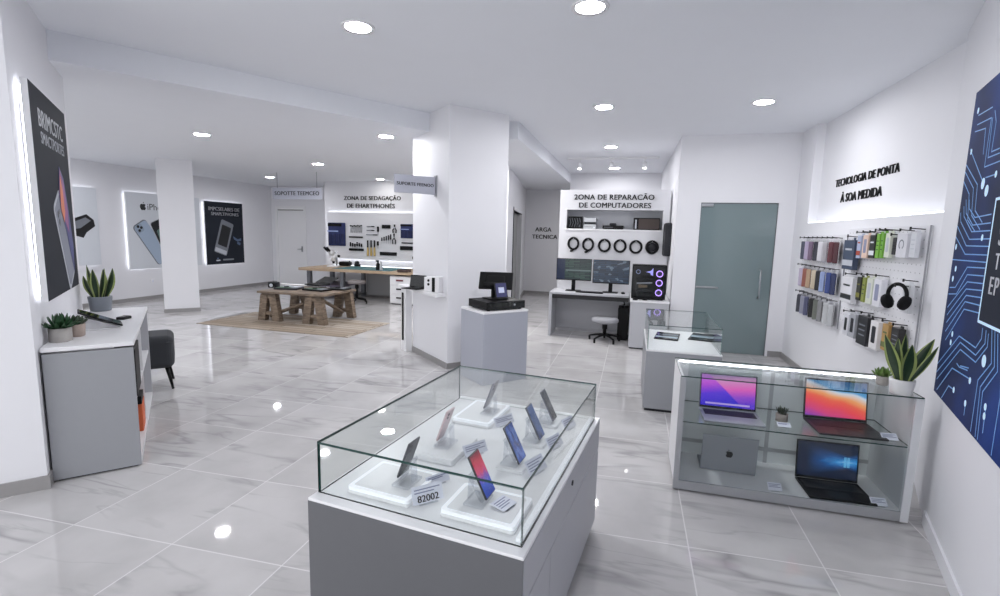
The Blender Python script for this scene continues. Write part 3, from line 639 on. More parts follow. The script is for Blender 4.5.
sign('grey sign hanging on two wires in front of the white door', ((s0.x+s1.x)/2, 9.0, (s0.z+on_y(272.5, 199, 9.0).z)/2), 0, s1.x-s0.x, .235, 'SOPOTTE TEEMCEO', ZD-(s0.z+on_y(272.5, 199, 9.0).z)/2)
bw = .50; sign('grey blade sign sticking out of the left side of the white column', L(2.543-.012-bw/2, 5.30, 2.115), AL, bw, .20, 'SUPORTE FEENOO', 0)
# small wall plates
def plate(label, cat, loc, rz, nm):
    t = thing(nm, label, cat, loc, rz); b = B(); b.box(-.045, .045, -.01, 0, -.045, .045, 'white', bev=.004); b.done('plate', t)
    b = B(); b.box(-.02, .02, -.014, -.01, -.028, .028, 'card', bev=.002); b.done('rocker' if nm == 'light_switch' else 'outlet', t)
q = on_y(305.8, 246, YB); plate('small white light switch on the back wall right of the white door', 'light switch', (q.x, YB, q.z), 0, 'light_switch')
q = on_x(152.5, 281, XL); plate('small white socket low on the left wall below the lettered phone poster', 'wall socket', (XL, q.y, q.z), R(90), 'wall_socket')
# ------------------------------------------------------------------ phone case (the large glass-topped counter)
CX0, CX1, CY0, CY1, CZ = -1.228, -.411, 1.277, 2.505, .63
GX0, GX1, GY0, GY1, GZ = -1.219, -.432, 1.316, 2.462, .824
t = thing('glass_counter', 'large grey counter with a glass top case showing seven phones', 'display case', Dw((CX0+CX1)/2, (CY0+CY1)/2), AD)
ox, oy = (CX0+CX1)/2, (CY0+CY1)/2
hx, hy = (CX1-CX0)/2, (CY1-CY0)/2
b = B(); b.box(-hx+.02, hx-.03, -hy+.02, hy-.02, 0, .05, 'black'); b.done('plinth', t)
b = B(); b.box(-hx, hx-.02, -hy, hy, .05, CZ-.012, 'grey_light'); b.done('body', t)
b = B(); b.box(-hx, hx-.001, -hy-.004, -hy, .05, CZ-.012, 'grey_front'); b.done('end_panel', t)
b = B(); b.box(-hx, hx, -hy-.004, hy, CZ-.012, CZ, 'white', bev=.003); b.done('deck', t)
b = B(); b.box(hx-.02, hx, -hy+.004, hy-.004, .462, CZ-.016, 'grey_light', bev=.003); dr = b.done('drawer', t)
b = B(); b.cyl((hx-.002, .0, .565), (hx+.004, .0, .565), .011, 'dark'); b.done('lock', dr)
for y0, y1 in ((-hy+.004, -hy+.31), (-hy+.314, hy-.004)):
    b = B(); b.box(hx-.02, hx, y0, y1, .055, .456, 'grey_light', bev=.003); b.done('door', t)
gx0, gx1_, gy0, gy1 = GX0-ox, GX1-ox, GY0-oy, GY1-oy
E_ = .007
def pane(b, x0, x1, y0, y1, z0, z1, thin, edge='glass_edge'):
    """glass sheet: clear faces across its thin axis, green cut edges"""
    i0 = len(b.bm.faces); b.box(x0, x1, y0, y1, z0, z1, 'glass'); b.bm.faces.ensure_lookup_table()
    k = b.mi(edge)
    for f in b.bm.faces[i0:]:
        f.normal_update()
        if abs(f.normal[thin]) < .5: f.material_index = k
b = B(); pane(b, gx0, gx1_, gy0, gy1, GZ-.009, GZ, 2); b.done('top_pane', t)
b = B(); pane(b, gx0, gx1_, gy0, gy0+E_, CZ, GZ-.006, 1); b.done('front_pane', t)
b = B(); pane(b, gx0, gx1_, gy1-E_, gy1, CZ, GZ-.006, 1, 'glass_edge_light'); b.done('rear_pane', t)
b = B(); pane(b, gx0, gx0+E_, gy0+E_, gy1-E_, CZ, GZ-.006, 0); b.done('side_pane', t)
b = B(); pane(b, gx1_-E_, gx1_, gy0+E_, gy1-E_, CZ, GZ-.006, 0); b.done('side_pane', t)
b = B(); b.box(gx1_-.028, gx1_-.006, gy0+.02, gy1-.02, CZ, CZ+.012, 'led_soft', bev=.002); b.done('ledge_reflection', t)  # faintly glowing rim stands in for the ledge's reflection beside the glass

# phones on acrylic easels; a = lean direction (+1 leans to local +x)
def phone_stand(label, u, v, w, d, h=.024, rim='led_soft', ex=0.0, lean=-1, rz=0.0):
    s = thing('phone_stand', label, 'phone stand', Dw(u, v, CZ+.0008), AD+rz)
    b = B(); b.box(-w/2, w/2, -d/2, d/2, 0, h*.45, 'white', bev=.012, edges='z', seg=4); b.box(-w/2+.002, w/2-.002, -d/2+.002, d/2-.002, h*.45, h, rim, bev=.012, edges='z', seg=4); b.done('pad', s)
    b = B(); b.box(-w/2+.018, w/2-.018, -d/2+.018, d/2-.018, h, h+.0012, 'white', bev=.008, edges='z', seg=3); b.done('pad_top', s)
    b = B(); T = Matrix.Translation((ex, 0, h+.001))
    b.box(-.036, .036, -.05, .05, 0, .010, 'acrylic', bev=.003, T=T)
    b.prism([(-lean*.026, .010), (-lean*.026+lean*.01, .010), (lean*.034, .095), (lean*.026, .10)], -.022, .022, 'acrylic', T=T @ Matrix.Rotation(R(90), 4, 'X'))
    b.prism([(lean*.034, .010), (lean*.028, .010), (lean*.024, .085), (lean*.03, .085)], -.018, .018, 'acrylic', T=T @ Matrix.Rotation(R(90), 4, 'X')); b.done('easel', s)
    return s
def phone(label, u, v, z, lean, body, scr, back=False, ln=.160, wd=.08, ang=27):
    """phone leaning on an easel: foot edge at (u,v,z), its width along the case; lean=-1 leans its head to -u"""
    p = thing('smartphone', label, 'phone', Dw(u-.013*lean, v, z), 0, rot=(0, 0, 0))
    p.rotation_euler = Matrix.Rotation(AD, 3, 'Z').to_euler()
    # local frame: x = across the case, y = along it; the face looks to -lean
    T = Matrix.Rotation(R(lean*ang), 4, 'Y')
    b = B(); b.box(-.004, .004, -wd/2, wd/2, 0, ln, body, bev=.0035)
    o = b.done('body', p); o.rotation_euler = (0, R(lean*ang), 0)
    sgn = -lean
    b = B(); T2 = Matrix(((0, 0, sgn, 0), (sgn, 0, 0, 0), (0, 1, 0, 0), (0, 0, 0, 1)))
    x0 = sgn*.0042
    b.box(min(x0, x0+sgn*.0006), max(x0, x0+sgn*.0006), -wd/2+.0035, wd/2-.0035, .004, ln-.004, scr); o2 = b.done('screen', o)
    b = B()
    xb = -sgn*.004
    def bx(y0, y1, z0, z1, d, m): b.box(min(xb, xb-sgn*d), max(xb, xb-sgn*d), y0, y1, z0, z1, m, bev=.0006)
    bx(-wd/2+.008, -wd/2+.030, ln-.045, ln-.010, .0015, body)
    for zz in (ln-.018, ln-.036): b.cyl((xb, -wd/2+.019, zz), (xb-sgn*.003, -wd/2+.019, zz), .006, 'black_gloss', n=12)
    b.done('camera', o)
    return p
M['scr_sun'] = screen('phone_screen_sunset', 'sunset', .95); M['scr_sw'] = screen('phone_screen_swirl', 'swirl', .95); M['scr_sd'] = screen('phone_screen_night', 'swirl_dark', .9); M['scr_pl'] = screen('phone_screen_grey', 'plain', .5)
ph_dark = c('dark_phone_metal', (62, 64, 70), .35); ph_pink = c('pink_phone_glass', (214, 186, 190), .3); ph_grey = c('grey_phone_glass', (112, 112, 124), .35); ph_blk = c('black_phone', (26, 27, 32), .3)
zt = CZ+.0262
phone_stand('square white lit phone stand at the front left, under the dark phone seen from behind', -.995, 1.468, .262, .222, lean=1, ex=.057)
phone_stand('square white lit phone stand at the front right, under the red and blue phone', -.610, 1.462, .27, .20, lean=-1, ex=-.035)
phone_stand('rounded white phone stand in the left row under the pink phone', -.965, 1.822, .20, .26, rim='white', lean=1, ex=.0)
phone_stand('white lit phone stand at the far left corner under the grey phone', -.985, 2.262, .21, .30, lean=1, ex=.044)
phone_stand('small clear phone stand right behind the red and blue phone', -.640, 1.812, .12, .14, h=.012, rim='white', ex=-.01)
phone_stand('small clear phone stand in the right row under the third phone', -.632, 2.068, .12, .13, h=.012, rim='white', ex=-.01)
phone_stand('small clear phone stand in the far right corner under the slim dark phone', -.640, 2.310, .12, .12, h=.012, rim='white', ex=-.01)
def fz(h): return CZ+h+.0155
phone('dark grey phone seen from behind on the front left stand', -.962, 1.495, fz(.024), 1, ph_dark, 'scr_pl', wd=.076, ang=20, ln=.153)
phone('phone with a red to blue screen on the front right stand', -.624, 1.491, fz(.024), -1, ph_blk, 'scr_sun')
phone('phone with a blue swirl screen, second in the right row', -.618, 1.812, fz(.012), -1, ph_blk, 'scr_sw', wd=.086)
phone('phone with a deep blue screen, third in the right row', -.612, 2.068, fz(.012), -1, ph_dark, 'scr_sd', wd=.076)
phone('slim phone with a dark grey screen at the far right corner of the case', -.618, 2.308, fz(.012), -1, ph_grey, 'scr_pl', wd=.07)
phone('pale pink phone seen from behind in the left row', -.990, 1.838, fz(.024), 1, ph_pink, 'scr_pl', wd=.07, ang=20, ln=.153)
phone('mid grey phone seen from behind at the far left of the case', -.965, 2.300, fz(.024), 1, ph_grey, 'scr_pl', wd=.08, ang=20, ln=.153)
def price_card(label, loc, rz, w=.075, h=.05, tilt=35, words=None, group=None, lines=2):
    p = thing('price_card', label, 'price card', Vector(loc)+Vector((0, 0, .0025)), rz, group)
    b = B(); b.box(-w/2, w/2, -.001, .001, 0, h, 'card'); o = b.done('card', p); o.rotation_euler = (R(-tilt), 0, 0); o.location = (0, 0, .003)
    b = B(); b.box(-w*.3, w*.3, -.004, .02, -.0022, .0004, 'acrylic'); b.done('foot', p)
    b = B()
    z = h*.82
    for k in range(lines):
        b.box(-w*.42, w*(.42-.2*(k % 2)), -.0016, -.001, z-.004, z, 'card_ink'); z -= h*.17
    b.done('print', o)
    if words: wall_text(words, w*.7, 'text', (0, -.0016, h*.24), 0, o, ext=.0003, weight=.02, name='price')
    return p
rz = AD+R(62)
price_card('white price card with large black digits beside the front left stand', Dw(-.815, 1.415, CZ), rz-R(10), .115, .06, 25, '82002', lines=2)
price_card('pale price card lying on the front right stand', Dw(-.525, 1.462, CZ+.0262), AD+R(75), .075, .06, 84, lines=4)
price_card('small price card standing between the front left and pink phones', Dw(-.846, 1.545, CZ), rz, .10, .035, 30, lines=2)
price_card('price card beside the pink phone stand', Dw(-.818, 1.830, CZ), rz, .12, .05, 30, lines=3)
price_card('price card beside the far left phone stand', Dw(-.826, 2.190, CZ), rz, .12, .045, 30, lines=3)
price_card('price card right of the blue swirl phone', Dw(-.525, 1.790, CZ), rz+R(10), .115, .06, 35, lines=4)
price_card('price card right of the deep blue phone', Dw(-.520, 2.045, CZ), rz+R(10), .105, .055, 35, lines=4)
price_card('price card right of the slim dark phone', Dw(-.515, 2.290, CZ), rz+R(10), .095, .055, 35, lines=3)

# ------------------------------------------------------------------ laptop case
SX0, SX1, SY0, SY1, SZ = .332, 1.590, 3.125, 3.60, .742
t = thing('glass_showcase', 'low white showcase with two glass shelves full of laptops by the right wall', 'display case', ((SX0+SX1)/2, (SY0+SY1)/2, 0), 0)
hx, hy = (SX1-SX0)/2, (SY1-SY0)/2
b = B(); b.box(-hx+.01, hx-.01, -hy+.02, hy-.02, 0, .03, 'dark'); b.done('plinth', t)
b = B(); b.box(-hx, hx, -hy, hy, .03, .055, 'white', bev=.003); b.box(-hx, hx, -hy-.010, -hy, .008, .066, c('silver_trim', (176, 178, 182), .35, metal=.4)); b.done('base', t)
b = B(); b.box(-hx, -hx+.02, -hy, hy, .055, SZ-.008, 'white', bev=.003); b.box(-hx-.004, -hx+.028, -hy-.012, -hy+.012, .008, SZ-.008, 'silver_trim' ); b.done('side_panel', t)
b = B(); b.box(hx-.02, hx, -hy, hy, .055, SZ-.008, c('speckled_panel', (186, 188, 192), .4, var=.05, scale=150), bev=.003); b.box(hx-.036, hx+.004, -hy-.012, -hy+.012, .008, SZ-.008, c('white_post', (216, 218, 222), .3)); b.done('side_panel', t)
b = B()
for x0, x1 in ((-hx+.02, -.01), (.01, hx-.02)): b.box(x0, x1, hy-.012, hy-.006, .055, SZ-.03, c('pale_rear_panel', (224, 228, 230), .15))
b.box(-.012, .012, hy-.016, hy-.004, .055, SZ-.03, 'silver_trim'); b.box(-hx+.02, hx-.02, hy-.02, hy, .14, .165, 'silver_trim'); b.done('rear_panel', t)
b = B(); b.box(-hx+.02, hx-.02, hy-.03, hy, SZ-.03, SZ-.008, 'white'); b.box(-hx+.02, hx-.02, hy-.05, hy-.047, SZ-.036, SZ-.017, 'white'); b.box(-hx+.02, hx-.02, hy-.05, hy-.03, SZ-.038, SZ-.034, 'white'); ls = b.done('rear_rail', t)  # front lip added to hide the LED strip's mirror image in the floor
b = B(); b.box(-hx+.03, hx-.03, hy-.040, hy-.031, SZ-.030, SZ-.010, 'led'); b.done('light_strip', ls)
b = B(); pane(b, -hx, hx+.004, -hy-.006, hy, SZ-.007, SZ, 2); b.done('top_pane', t)
b = B(); pane(b, -hx+.022, hx-.022, -hy+.012, hy-.03, .440, .447, 2); b.done('shelf', t)
b = B(); pane(b, -hx+.028, hx-.036, -hy, -hy+.004, .058, SZ-.008, 1, 'glass_edge_light'); b.done('front_pane', t)

def laptop(label, loc, rz, w, d, tilt, body, scr, group=None, bezel='black_gloss', deckm=None, emblem=None, lh=None):
    """hinge on the local x axis, keyboard towards -y, lid tilted back by tilt degrees"""
    p = thing('laptop', label, 'laptop', loc, rz, group)
    b = B(); b.box(-w/2, w/2, -d, 0, .002, .014, body, bev=.004); 
    for x in (-w*.42, w*.42):
        for yy in (-d+.02, -.02): b.cyl((x, yy, 0), (x, yy, .003), .006, 'black_soft', n=8)
    base = b.done('base', p)
    b = B(); b.box(-w*.44, w*.44, -d*.52, -d*.10, .014, .0148, 'keys')
    for r_ in range(5):
        for k in range(12): b.box(-w*.43+k*w*.0717, -w*.43+k*w*.0717+w*.06, -d*.505+r_*d*.078, -d*.505+r_*d*.078+d*.064, .0148, .0162, c('key_caps', (30, 30, 33), .5))
    b.done('keyboard', base)
    b = B(); b.box(-w*.17, w*.17, -d*.93, -d*.60, .014, .0146, deckm or body); b.done('trackpad', base)
    lh = lh or d*.96
    b = B(); b.box(-w/2, w/2, 0, .006, 0, lh, body, bev=.0025); lid = b.done('lid', p, (0, -.002, .014), (R(-tilt), 0, 0))
    b = B(); b.box(-w/2+.004, w/2-.004, -.0012, .0003, .004, lh-.004, bezel); b.done('bezel', lid)
    b = B(); b.box(-w/2+.010, w/2-.010, -.0018, -.0011, .018, lh-.010, scr); b.done('display', lid)
    if emblem:
        b = B(); T = Matrix(((1, 0, 0, 0), (0, 0, 1, .006), (0, 1, 0, 0), (0, 0, 0, 1)))
        for q in fruit(0, lh/2, .05): b.prism(q, 0, .0006, emblem, T=T)
        b.done('emblem', lid)
    return p
M['scr_dunes'] = screen('laptop_screen_violet', 'dunes', .85); M['scr_rib'] = screen('laptop_screen_ribbons', 'ribbons', .85); M['scr_beam'] = screen('laptop_screen_beam', 'beam', .8); M['scr_off'] = screen('laptop_screen_off', 'plain', .06)
laptop('open grey laptop with a violet and pink screen, upper shelf of the showcase', (.660, 3.41, .4475), R(1), .352, .245, 8, 'alu', 'scr_dunes')
laptop('open dark laptop with an orange and blue striped screen, upper shelf of the showcase', (1.294, 3.435, .4475), R(2), .36, .265, 8, 'alu_dark', 'scr_rib', deckm=M['dark'])
laptop('grey laptop turned away showing a dark round fruit emblem, lower shelf', (.682, 3.345, .0555), R(179), .335, .20, 5, 'alu', 'scr_off', emblem='print_black', lh=.243)
laptop('open black laptop with a glowing blue screen, lower shelf of the showcase', (1.273, 3.405, .0555), R(2), .357, .255, 6, 'black_soft', 'scr_beam', deckm=M['black'])
price_card('price card at the right end of the upper laptop shelf', (1.50, 3.20, .447), R(6), .085, .045, 50, lines=3)
price_card('price card in front of the little succulent on the upper laptop shelf', (.955, 3.22, .447), R(4), .075, .035, 60, lines=2)
price_card('price card in the middle of the lower laptop shelf', (.925, 3.17, .055), R(4), .08, .05, 45, lines=3)
price_card('price card at the right end of the lower laptop shelf', (1.475, 3.165, .055), R(6), .085, .05, 50, lines=3)

# ------------------------------------------------------------------ plants
def leaf_mesh(b, base, az, tilt, ln, w, m1, m2, curl=.15, fold=.25, edge=.18, twist=0.0):
    """broad pointed leaf with pale margins, grown from its base"""
    n = 9; rows = []
    d = Vector((math.cos(az), math.sin(az), 0))
    side = Vector((-math.sin(az+twist), math.cos(az+twist), 0))
    p = Vector(base); a = tilt
    for i in range(n+1):
        f = i/n
        prof = (math.sin(PI*min(1, (f*.86+.14)))**.65 if f < 1 else 0)
        prof = max(.02, min(1, .45+1.5*f) * (1-max(0, (f-.45)/.55)**1.9))
        hw = w/2*prof
        dirv = d*math.sin(a)+Vector((0, 0, 1))*math.cos(a)
        nrm = side.cross(dirv).normalized()
        rows.append([p+side*(hw*k)+nrm*(fold*hw*abs(k)) for k in (-1, -1+2*edge*1, 0, 1-2*edge*1, 1)])
        p = p+dirv*(ln/n); a += curl/n
    for off in (0, 1):
        vs = []
        for r_ in rows:
            vs.append([b.bm.verts.new(q+(d*-.0025 if off else Vector((0, 0, 0)))) for q in r_])
        for r0, r1 in zip(vs, vs[1:]):
            for k in range(4):
                f = b.bm.faces.new((r0[k], r0[k+1], r1[k+1], r1[k])); f.material_index = b.mi(m2 if k in (0, 3) else m1); f.smooth = True
def snake_plant(label, loc, potm, rp, hp, leaves, taper=.86, rz=0.0):
    t = thing('snake_plant', label, 'plant', loc, rz)
    b = B(); b.lathe([(rp*taper*.9, 0), (rp*taper, .006), (rp, hp-.01), (rp, hp), (rp-.012, hp), (rp-.014, hp-.02), (.01, hp-.02)], potm, n=32); b.done('pot', t)
    b = B(); b.lathe([(rp-.016, hp-.03), (rp-.016, hp-.014), (.01, hp-.008)], 'soil', n=20); b.done('soil', t)
    for az, tl, ln, w, cu, x, y, tw in leaves:
        b = B(); leaf_mesh(b, (x, y, hp-.012), R(az), R(tl), ln, w, 'leaf', 'leaf_edge', R(cu), twist=R(tw)); b.done('leaf', t)
    return t
def succulent(label, loc, potm, pot, m, n, ln, w, spread=70, rings=3, rz=0.0):
    t = thing('succulent', label, 'plant', loc, rz)
    r, h, shape = pot
    b = B()
    if shape == 'round': b.lathe([(r*.78, 0), (r*.9, .006), (r, h-.006), (r*.98, h), (r*.86, h), (r*.84, h-.01), (.004, h-.01)], potm, n=24)
    else: b.lathe([(r*.98, 0), (r, .004), (r, h), (r*.86, h), (r*.84, h-.01), (.004, h-.01)], potm, n=6)
    b.done('pot', t)
    b = B(); b.lathe([(r*.83, h-.014), (r*.83, h-.006), (.004, h-.003)], 'soil', n=18); b.done('soil', t)
    b = B()
    for k in range(rings):
        f = k/max(1, rings-1); cnt = max(4, int(n*(1-.35*f)))
        for i in range(cnt):
            az = 2*PI*(i+.5*k)/cnt+random.uniform(-.12, .12); tl = R(spread*(1-.75*f)+random.uniform(-6, 6))
            leaf_mesh(b, (.006*math.cos(az), .006*math.sin(az), h-.006), az, tl, ln*(1-.18*f)*random.uniform(.88, 1.08), w, m, m, R(-25), fold=.5)
    b.done('foliage', t)
    return t
# leaf: azimuth, tilt, length, width, curl, base x, base y, twist
snake_plant('large snake plant in a white pot on the showcase glass', (1.500, 3.165, SZ+.0012), 'pot_white', .060, .085, [
    (170, 16, .27, .062, 6, -.02, 0, 70), (185, 8, .24, .050, -6, -.015, .02, 60), (270, 5, .22, .075, 4, .0, -.025, 5), (0, 18, .27, .066, 10, .022, .0, 75), (0, 32, .24, .036, -10, .028, -.015, 78), (90, 4, .26, .055, 4, .012, .025, 10)])
succulent('bright green succulent in a small grey pot beside the big snake plant', (1.478, 3.33, SZ+.0012), 'concrete', (.034, .055, 'round'), 'succ3', 9, .07, .022, 66)
succulent('dark little succulent in a grey pot between two laptops on the glass shelf', (.968, 3.34, .4482), c('warm_grey_pot', (142, 134, 128), .7), (.036, .05, 'hex'), c('succulent_dark', (66, 78, 64), .5, var=.2), 7, .055, .013, 42)
# ------------------------------------------------------------------ grey cabinet along the pier
t = thing('cabinet', 'grey open-sided cabinet standing along the pier under the big dark poster', 'cabinet', L(-.722, 3.84), AL)
W_, D_, H_ = .437, 1.62, .842
b = B(); b.box(.02, W_-.02, .02, D_-.02, 0, .012, 'dark'); b.done('plinth', t)
b = B(); b.box(0, W_, 0, .025, .012, H_-.038, 'grey', bev=.002); b.done('end_panel', t)
b = B(); b.box(0, W_, D_-.025, D_, .012, H_-.038, 'grey_light', bev=.002); b.done('end_panel', t)
b = B(); b.box(0, .02, .025, D_-.025, .012, H_-.038, 'white'); b.done('back_panel', t)
b = B(); b.box(0, W_, .025, D_-.025, .012, .045, 'white'); b.done('bottom_panel', t)
b = B(); b.box(.02, W_-.01, .025, D_-.025, .42, .445, 'white', bev=.002); b.done('shelf', t)
b = B(); b.box(.02, W_-.01, .83, .85, .045, H_-.038, 'white'); b.done('divider', t)
b = B(); b.box(-.004, W_+.006, -.006, D_, H_-.026, H_, 'white', bev=.003); b.done('top', t)
def simple_box(name, label, cat, loc, rz, w, d, h, m, face=None, group=None):
    o = thing(name, label, cat, loc, rz, group)
    b = B(); b.box(-w/2, w/2, -d/2, d/2, 0, h, m, bev=min(.004, w*.1)); b.done('body', o)
    if face:
        b = B(); b.box(-w*.36, w*.36, -d/2-.001, -d/2, h*.2, h*.8, face); b.done('front_print', o)
    return o
simple_box('storage_box', 'black box on the upper shelf inside the grey cabinet', 'box', L(-.722+.376, 4.12, .446), AL, .12, .34, .32, 'black')
simple_box('carton', 'orange-red carton on the bottom shelf inside the grey cabinet', 'box', L(-.722+.340, 4.50, .046), AL, .17, .22, .21, c('orange_card', (214, 104, 62), .6))
simple_box('storage_box', 'black box lying on top of the orange-red carton', 'box', L(-.722+.350, 4.48, .2575), AL, .15, .20, .06, 'black')
q = on_z(61, 341, H_); succulent('dark green spiky succulent in a pale concrete pot at the front of the grey cabinet', (q.x, q.y, H_), 'concrete', (.058, .085, 'hex'), 'succ', 15, .118, .024, 72)
q = on_z(77.5, 336, H_); succulent('greyish succulent in a pinkish pot just behind the spiky one', (q.x, q.y, H_), 'pink_concrete', (.046, .082, 'round'), 'succ2', 13, .078, .026, 66)
q = on_z(98.5, 310.5, H_); snake_plant('snake plant in a grey pot on the rear of the grey cabinet', (q.x+.022, q.y+.006, H_), 'pot_grey', .085, .125, [
    (180, 15, .27, .072, -4, -.045, .02, 75), (180, 24, .20, .070, -6, -.05, -.01, 80), (175, 12, .29, .070, 6, -.02, -.01, 75), (270, 4, .25, .070, 5, .0, -.03, 5), (0, 9, .26, .066, 6, .02, -.02, 75), (0, 24, .27, .085, -14, .045, .0, 78), (90, 5, .24, .06, -5, .01, .03, 8)], rz=R(15))
# tablet on its wedge stand
q = on_z(101, 328, H_)
t = thing('tablet_stand', 'white wedge stand holding a tilted tablet on the grey cabinet', 'tablet stand', (q.x, q.y, H_), AL+R(8))
b = B(); b.box(-.13, .11, -.08, .08, 0, .008, 'white', bev=.003); b.prism([(-.09, .008), (.10, .008), (.10, .012), (-.085, .09)], -.05, .05, 'white', T=Matrix.Rotation(R(90), 4, 'X')); b.done('wedge', t)
t = thing('tablet', 'dark tablet leaning on a white wedge stand, on the grey cabinet', 'tablet', (q.x, q.y, H_+.012), AL+R(8))
b = B(); b.box(-.135, .13, -.095, .095, 0, .011, 'black', bev=.004); o = b.done('body', t, (0, 0, .058), (0, R(25), 0))
b = B(); b.box(-.125, .12, -.085, .085, .011, .0118, 'black_gloss'); b.done('screen', o)
q = on_z(124, 319, H_)
t = thing('card_reader', 'small black card reader lying at the far end of the grey cabinet', 'card reader', (q.x, q.y, H_), AL+R(60))
b = B(); b.box(-.045, .045, -.032, .032, 0, .022, 'black', bev=.007); b.done('body', t); b = B(); b.box(-.036, .0, -.022, .022, .022, .0228, 'black_gloss'); b.done('screen', t); b = B(); b.box(.008, .036, -.02, .02, .022, .0235, 'dark'); b.done('keypad', t)
# upholstered footstool behind the cabinet
t = thing('footstool', 'dark grey upholstered footstool with black tapered legs behind the grey cabinet', 'footstool', L(-.36, 5.80), AL)
b = B(); b.box(-.26, .26, -.22, .22, .21, .53, 'darkfab', bev=.06, seg=5); b.done('seat', t)
b = B(); b.tube([(-.25, -.215, .47), (.25, -.215, .47), (.255, .215, .47), (-.25, .215, .47)], .007, c('dark_piping', (52, 54, 58), .9), n=6, close=True); b.done('piping', t)
for sx in (-1, 1):
    for sy in (-1, 1): b = B(); b.cyl((sx*.19, sy*.14, .23), (sx*.235, sy*.19, 0), .020, 'black', r2=.011, n=10); b.done('leg', t)

# ------------------------------------------------------------------ reception counter with the till
t = thing('reception_counter', 'plain grey block counter in front of the white column carrying the black till', 'counter', L(2.57, 4.22), AL)
b = B(); b.box(0, .565, 0, .475, 0, .755, 'grey_blue', bev=.002); b.done('body', t)
b = B(); b.box(-.002, .567, -.002, .477, .755, .777, 'white', bev=.002); b.done('top', t)
t = thing('cash_drawer', 'flat black cash drawer on the grey block counter', 'cash drawer', L(2.575+.30, 4.22+.23, .777), AL)
b = B(); b.box(-.245, .245, -.19, .19, .012, .095, 'black', bev=.004); b.done('body', t)
b = B(); b.box(-.235, .235, -.197, -.19, .02, .088, 'black_gloss', bev=.002); b.done('drawer_front', t)
b = B(); b.cyl((.10, -.197, .055), (.10, -.202, .055), .012, 'metal'); b.done('lock', t)
b = B()
for x in (-.2, .2):
    for y in (-.15, .15): b.cyl((x, y, 0), (x, y, .013), .018, 'black_soft', n=10)
b.done('foot', t)
b = B(); b.box(.245, .285, -.06, .06, .03, .08, 'black', bev=.006); b.box(.285, .287, -.03, .03, .04, .07, 'print_silver'); b.done('side_connector', t)
t = thing('till_screen', 'black till screen tilted back, with a small lit customer display, on the cash drawer', 'point of sale screen', L(2.575+.30, 4.22+.26, .872), AL)
b = B(); b.box(-.11, .11, -.10, .10, 0, .014, 'black', bev=.004); b.box(-.04, .04, .0, .03, .014, .15, 'black', bev=.006); b.done('stand', t)
b = B(); b.box(-.185, .185, -.014, .014, -.11, .11, 'black', bev=.006); b.box(-.10, .10, -.034, -.014, -.07, .05, 'black', bev=.012); s = b.done('screen_housing', t, (.03, .04, .195), (R(-40), 0, R(-38)))
b = B(); b.box(-.175, .175, .014, .0152, -.10, .10, 'black_gloss'); b.done('display', s)
b = B(); b.cyl((-.13, -.035, -.085), (.0, -.035, -.085), .035, 'black_soft', n=14); b.done('printer_head', s)
M['scr_pay'] = screen('customer_display_screen', 'pay', .8)
b = B(); b.box(-.08, .08, -.006, .006, -.085, .085, 'dark', bev=.004); s = b.done('customer_display', t, (-.01, -.125, .108), (R(-14), 0, R(4)))
b = B(); b.box(-.07, .07, -.0072, -.006, -.072, .076, 'scr_pay'); b.done('display', s)

# ------------------------------------------------------------------ white console against the left face of the column
t = thing('console_shelf', 'white console shelf with a slim end leg against the left side of the column', 'console', L(2.543, 5.0), AL)
b = B(); b.box(-.13, -.001, .02, 1.16, .84, .885, 'white', bev=.006); b.done('top', t)
b = B(); b.box(-.10, -.012, .985, 1.14, 0.0, .84, 'white', bev=.003); b.done('end_leg', t)
b = B(); b.box(-.108, -.10, 1.05, 1.10, .14, .78, 'black'); b.done('slot', t)
qz = .8855
q = L(2.438, 5.60, qz); laptop('open dark laptop on the white console shelf of the column', q, AL+R(-62), .24, .16, 12, 'black', 'scr_off')
t = thing('speaker_box', 'small white boxy device with two black dots on the console shelf', 'device', L(2.475, 5.30, qz), AL+R(-60))
b = B(); b.box(-.055, .055, -.05, .05, 0, .17, 'white', bev=.008); b.done('body', t)
b = B(); b.cyl((.01, -.05, .13), (.01, -.054, .13), .016, 'black'); b.cyl((.01, -.05, .085), (.01, -.054, .085), .016, 'black'); b.done('camera', t)
t = thing('router', 'white upright device with a black front strip at the column end of the console shelf', 'device', L(2.475, 5.13, qz), AL+R(-60))
b = B(); b.box(-.04, .06, -.04, .05, 0, .19, 'white', bev=.01); b.done('body', t); b = B(); b.box(-.035, .006, -.044, -.039, .01, .175, 'black', bev=.002); b.done('front_strip', t)

# ------------------------------------------------------------------ small glass counter with two lying phones
q0 = (.166, 4.535)
sw, sd, sh, gh_ = .64, 1.07, .572, .80
t = thing('glass_counter', 'narrow grey counter with a low glass box between the repair desk and the laptop showcase', 'display case', (q0[0]+sw/2, q0[1]+sd/2, 0), 0)
b = B(); b.box(-sw/2+.015, sw/2-.015, -sd/2+.015, sd/2-.015, 0, .025, 'dark'); b.done('plinth', t)
b = B(); b.box(-sw/2, sw/2, -sd/2, sd/2, .025, sh-.012, 'grey', bev=.002); b.done('body', t)
b = B(); b.box(-sw/2, sw/2, -sd/2, sd/2, sh-.012, sh, 'white', bev=.002); b.done('deck', t)
b = B(); pane(b, -sw/2+.01, sw/2-.01, -sd/2+.02, sd/2-.01, gh_-.006, gh_, 2); b.done('top_pane', t)
b = B(); pane(b, -sw/2+.01, sw/2-.01, -sd/2+.02, -sd/2+.025, sh, gh_-.006, 1); b.done('front_pane', t)
b = B(); pane(b, -sw/2+.01, sw/2-.01, sd/2-.015, sd/2-.01, sh, gh_-.006, 1, 'glass_edge_light'); b.done('rear_pane', t)
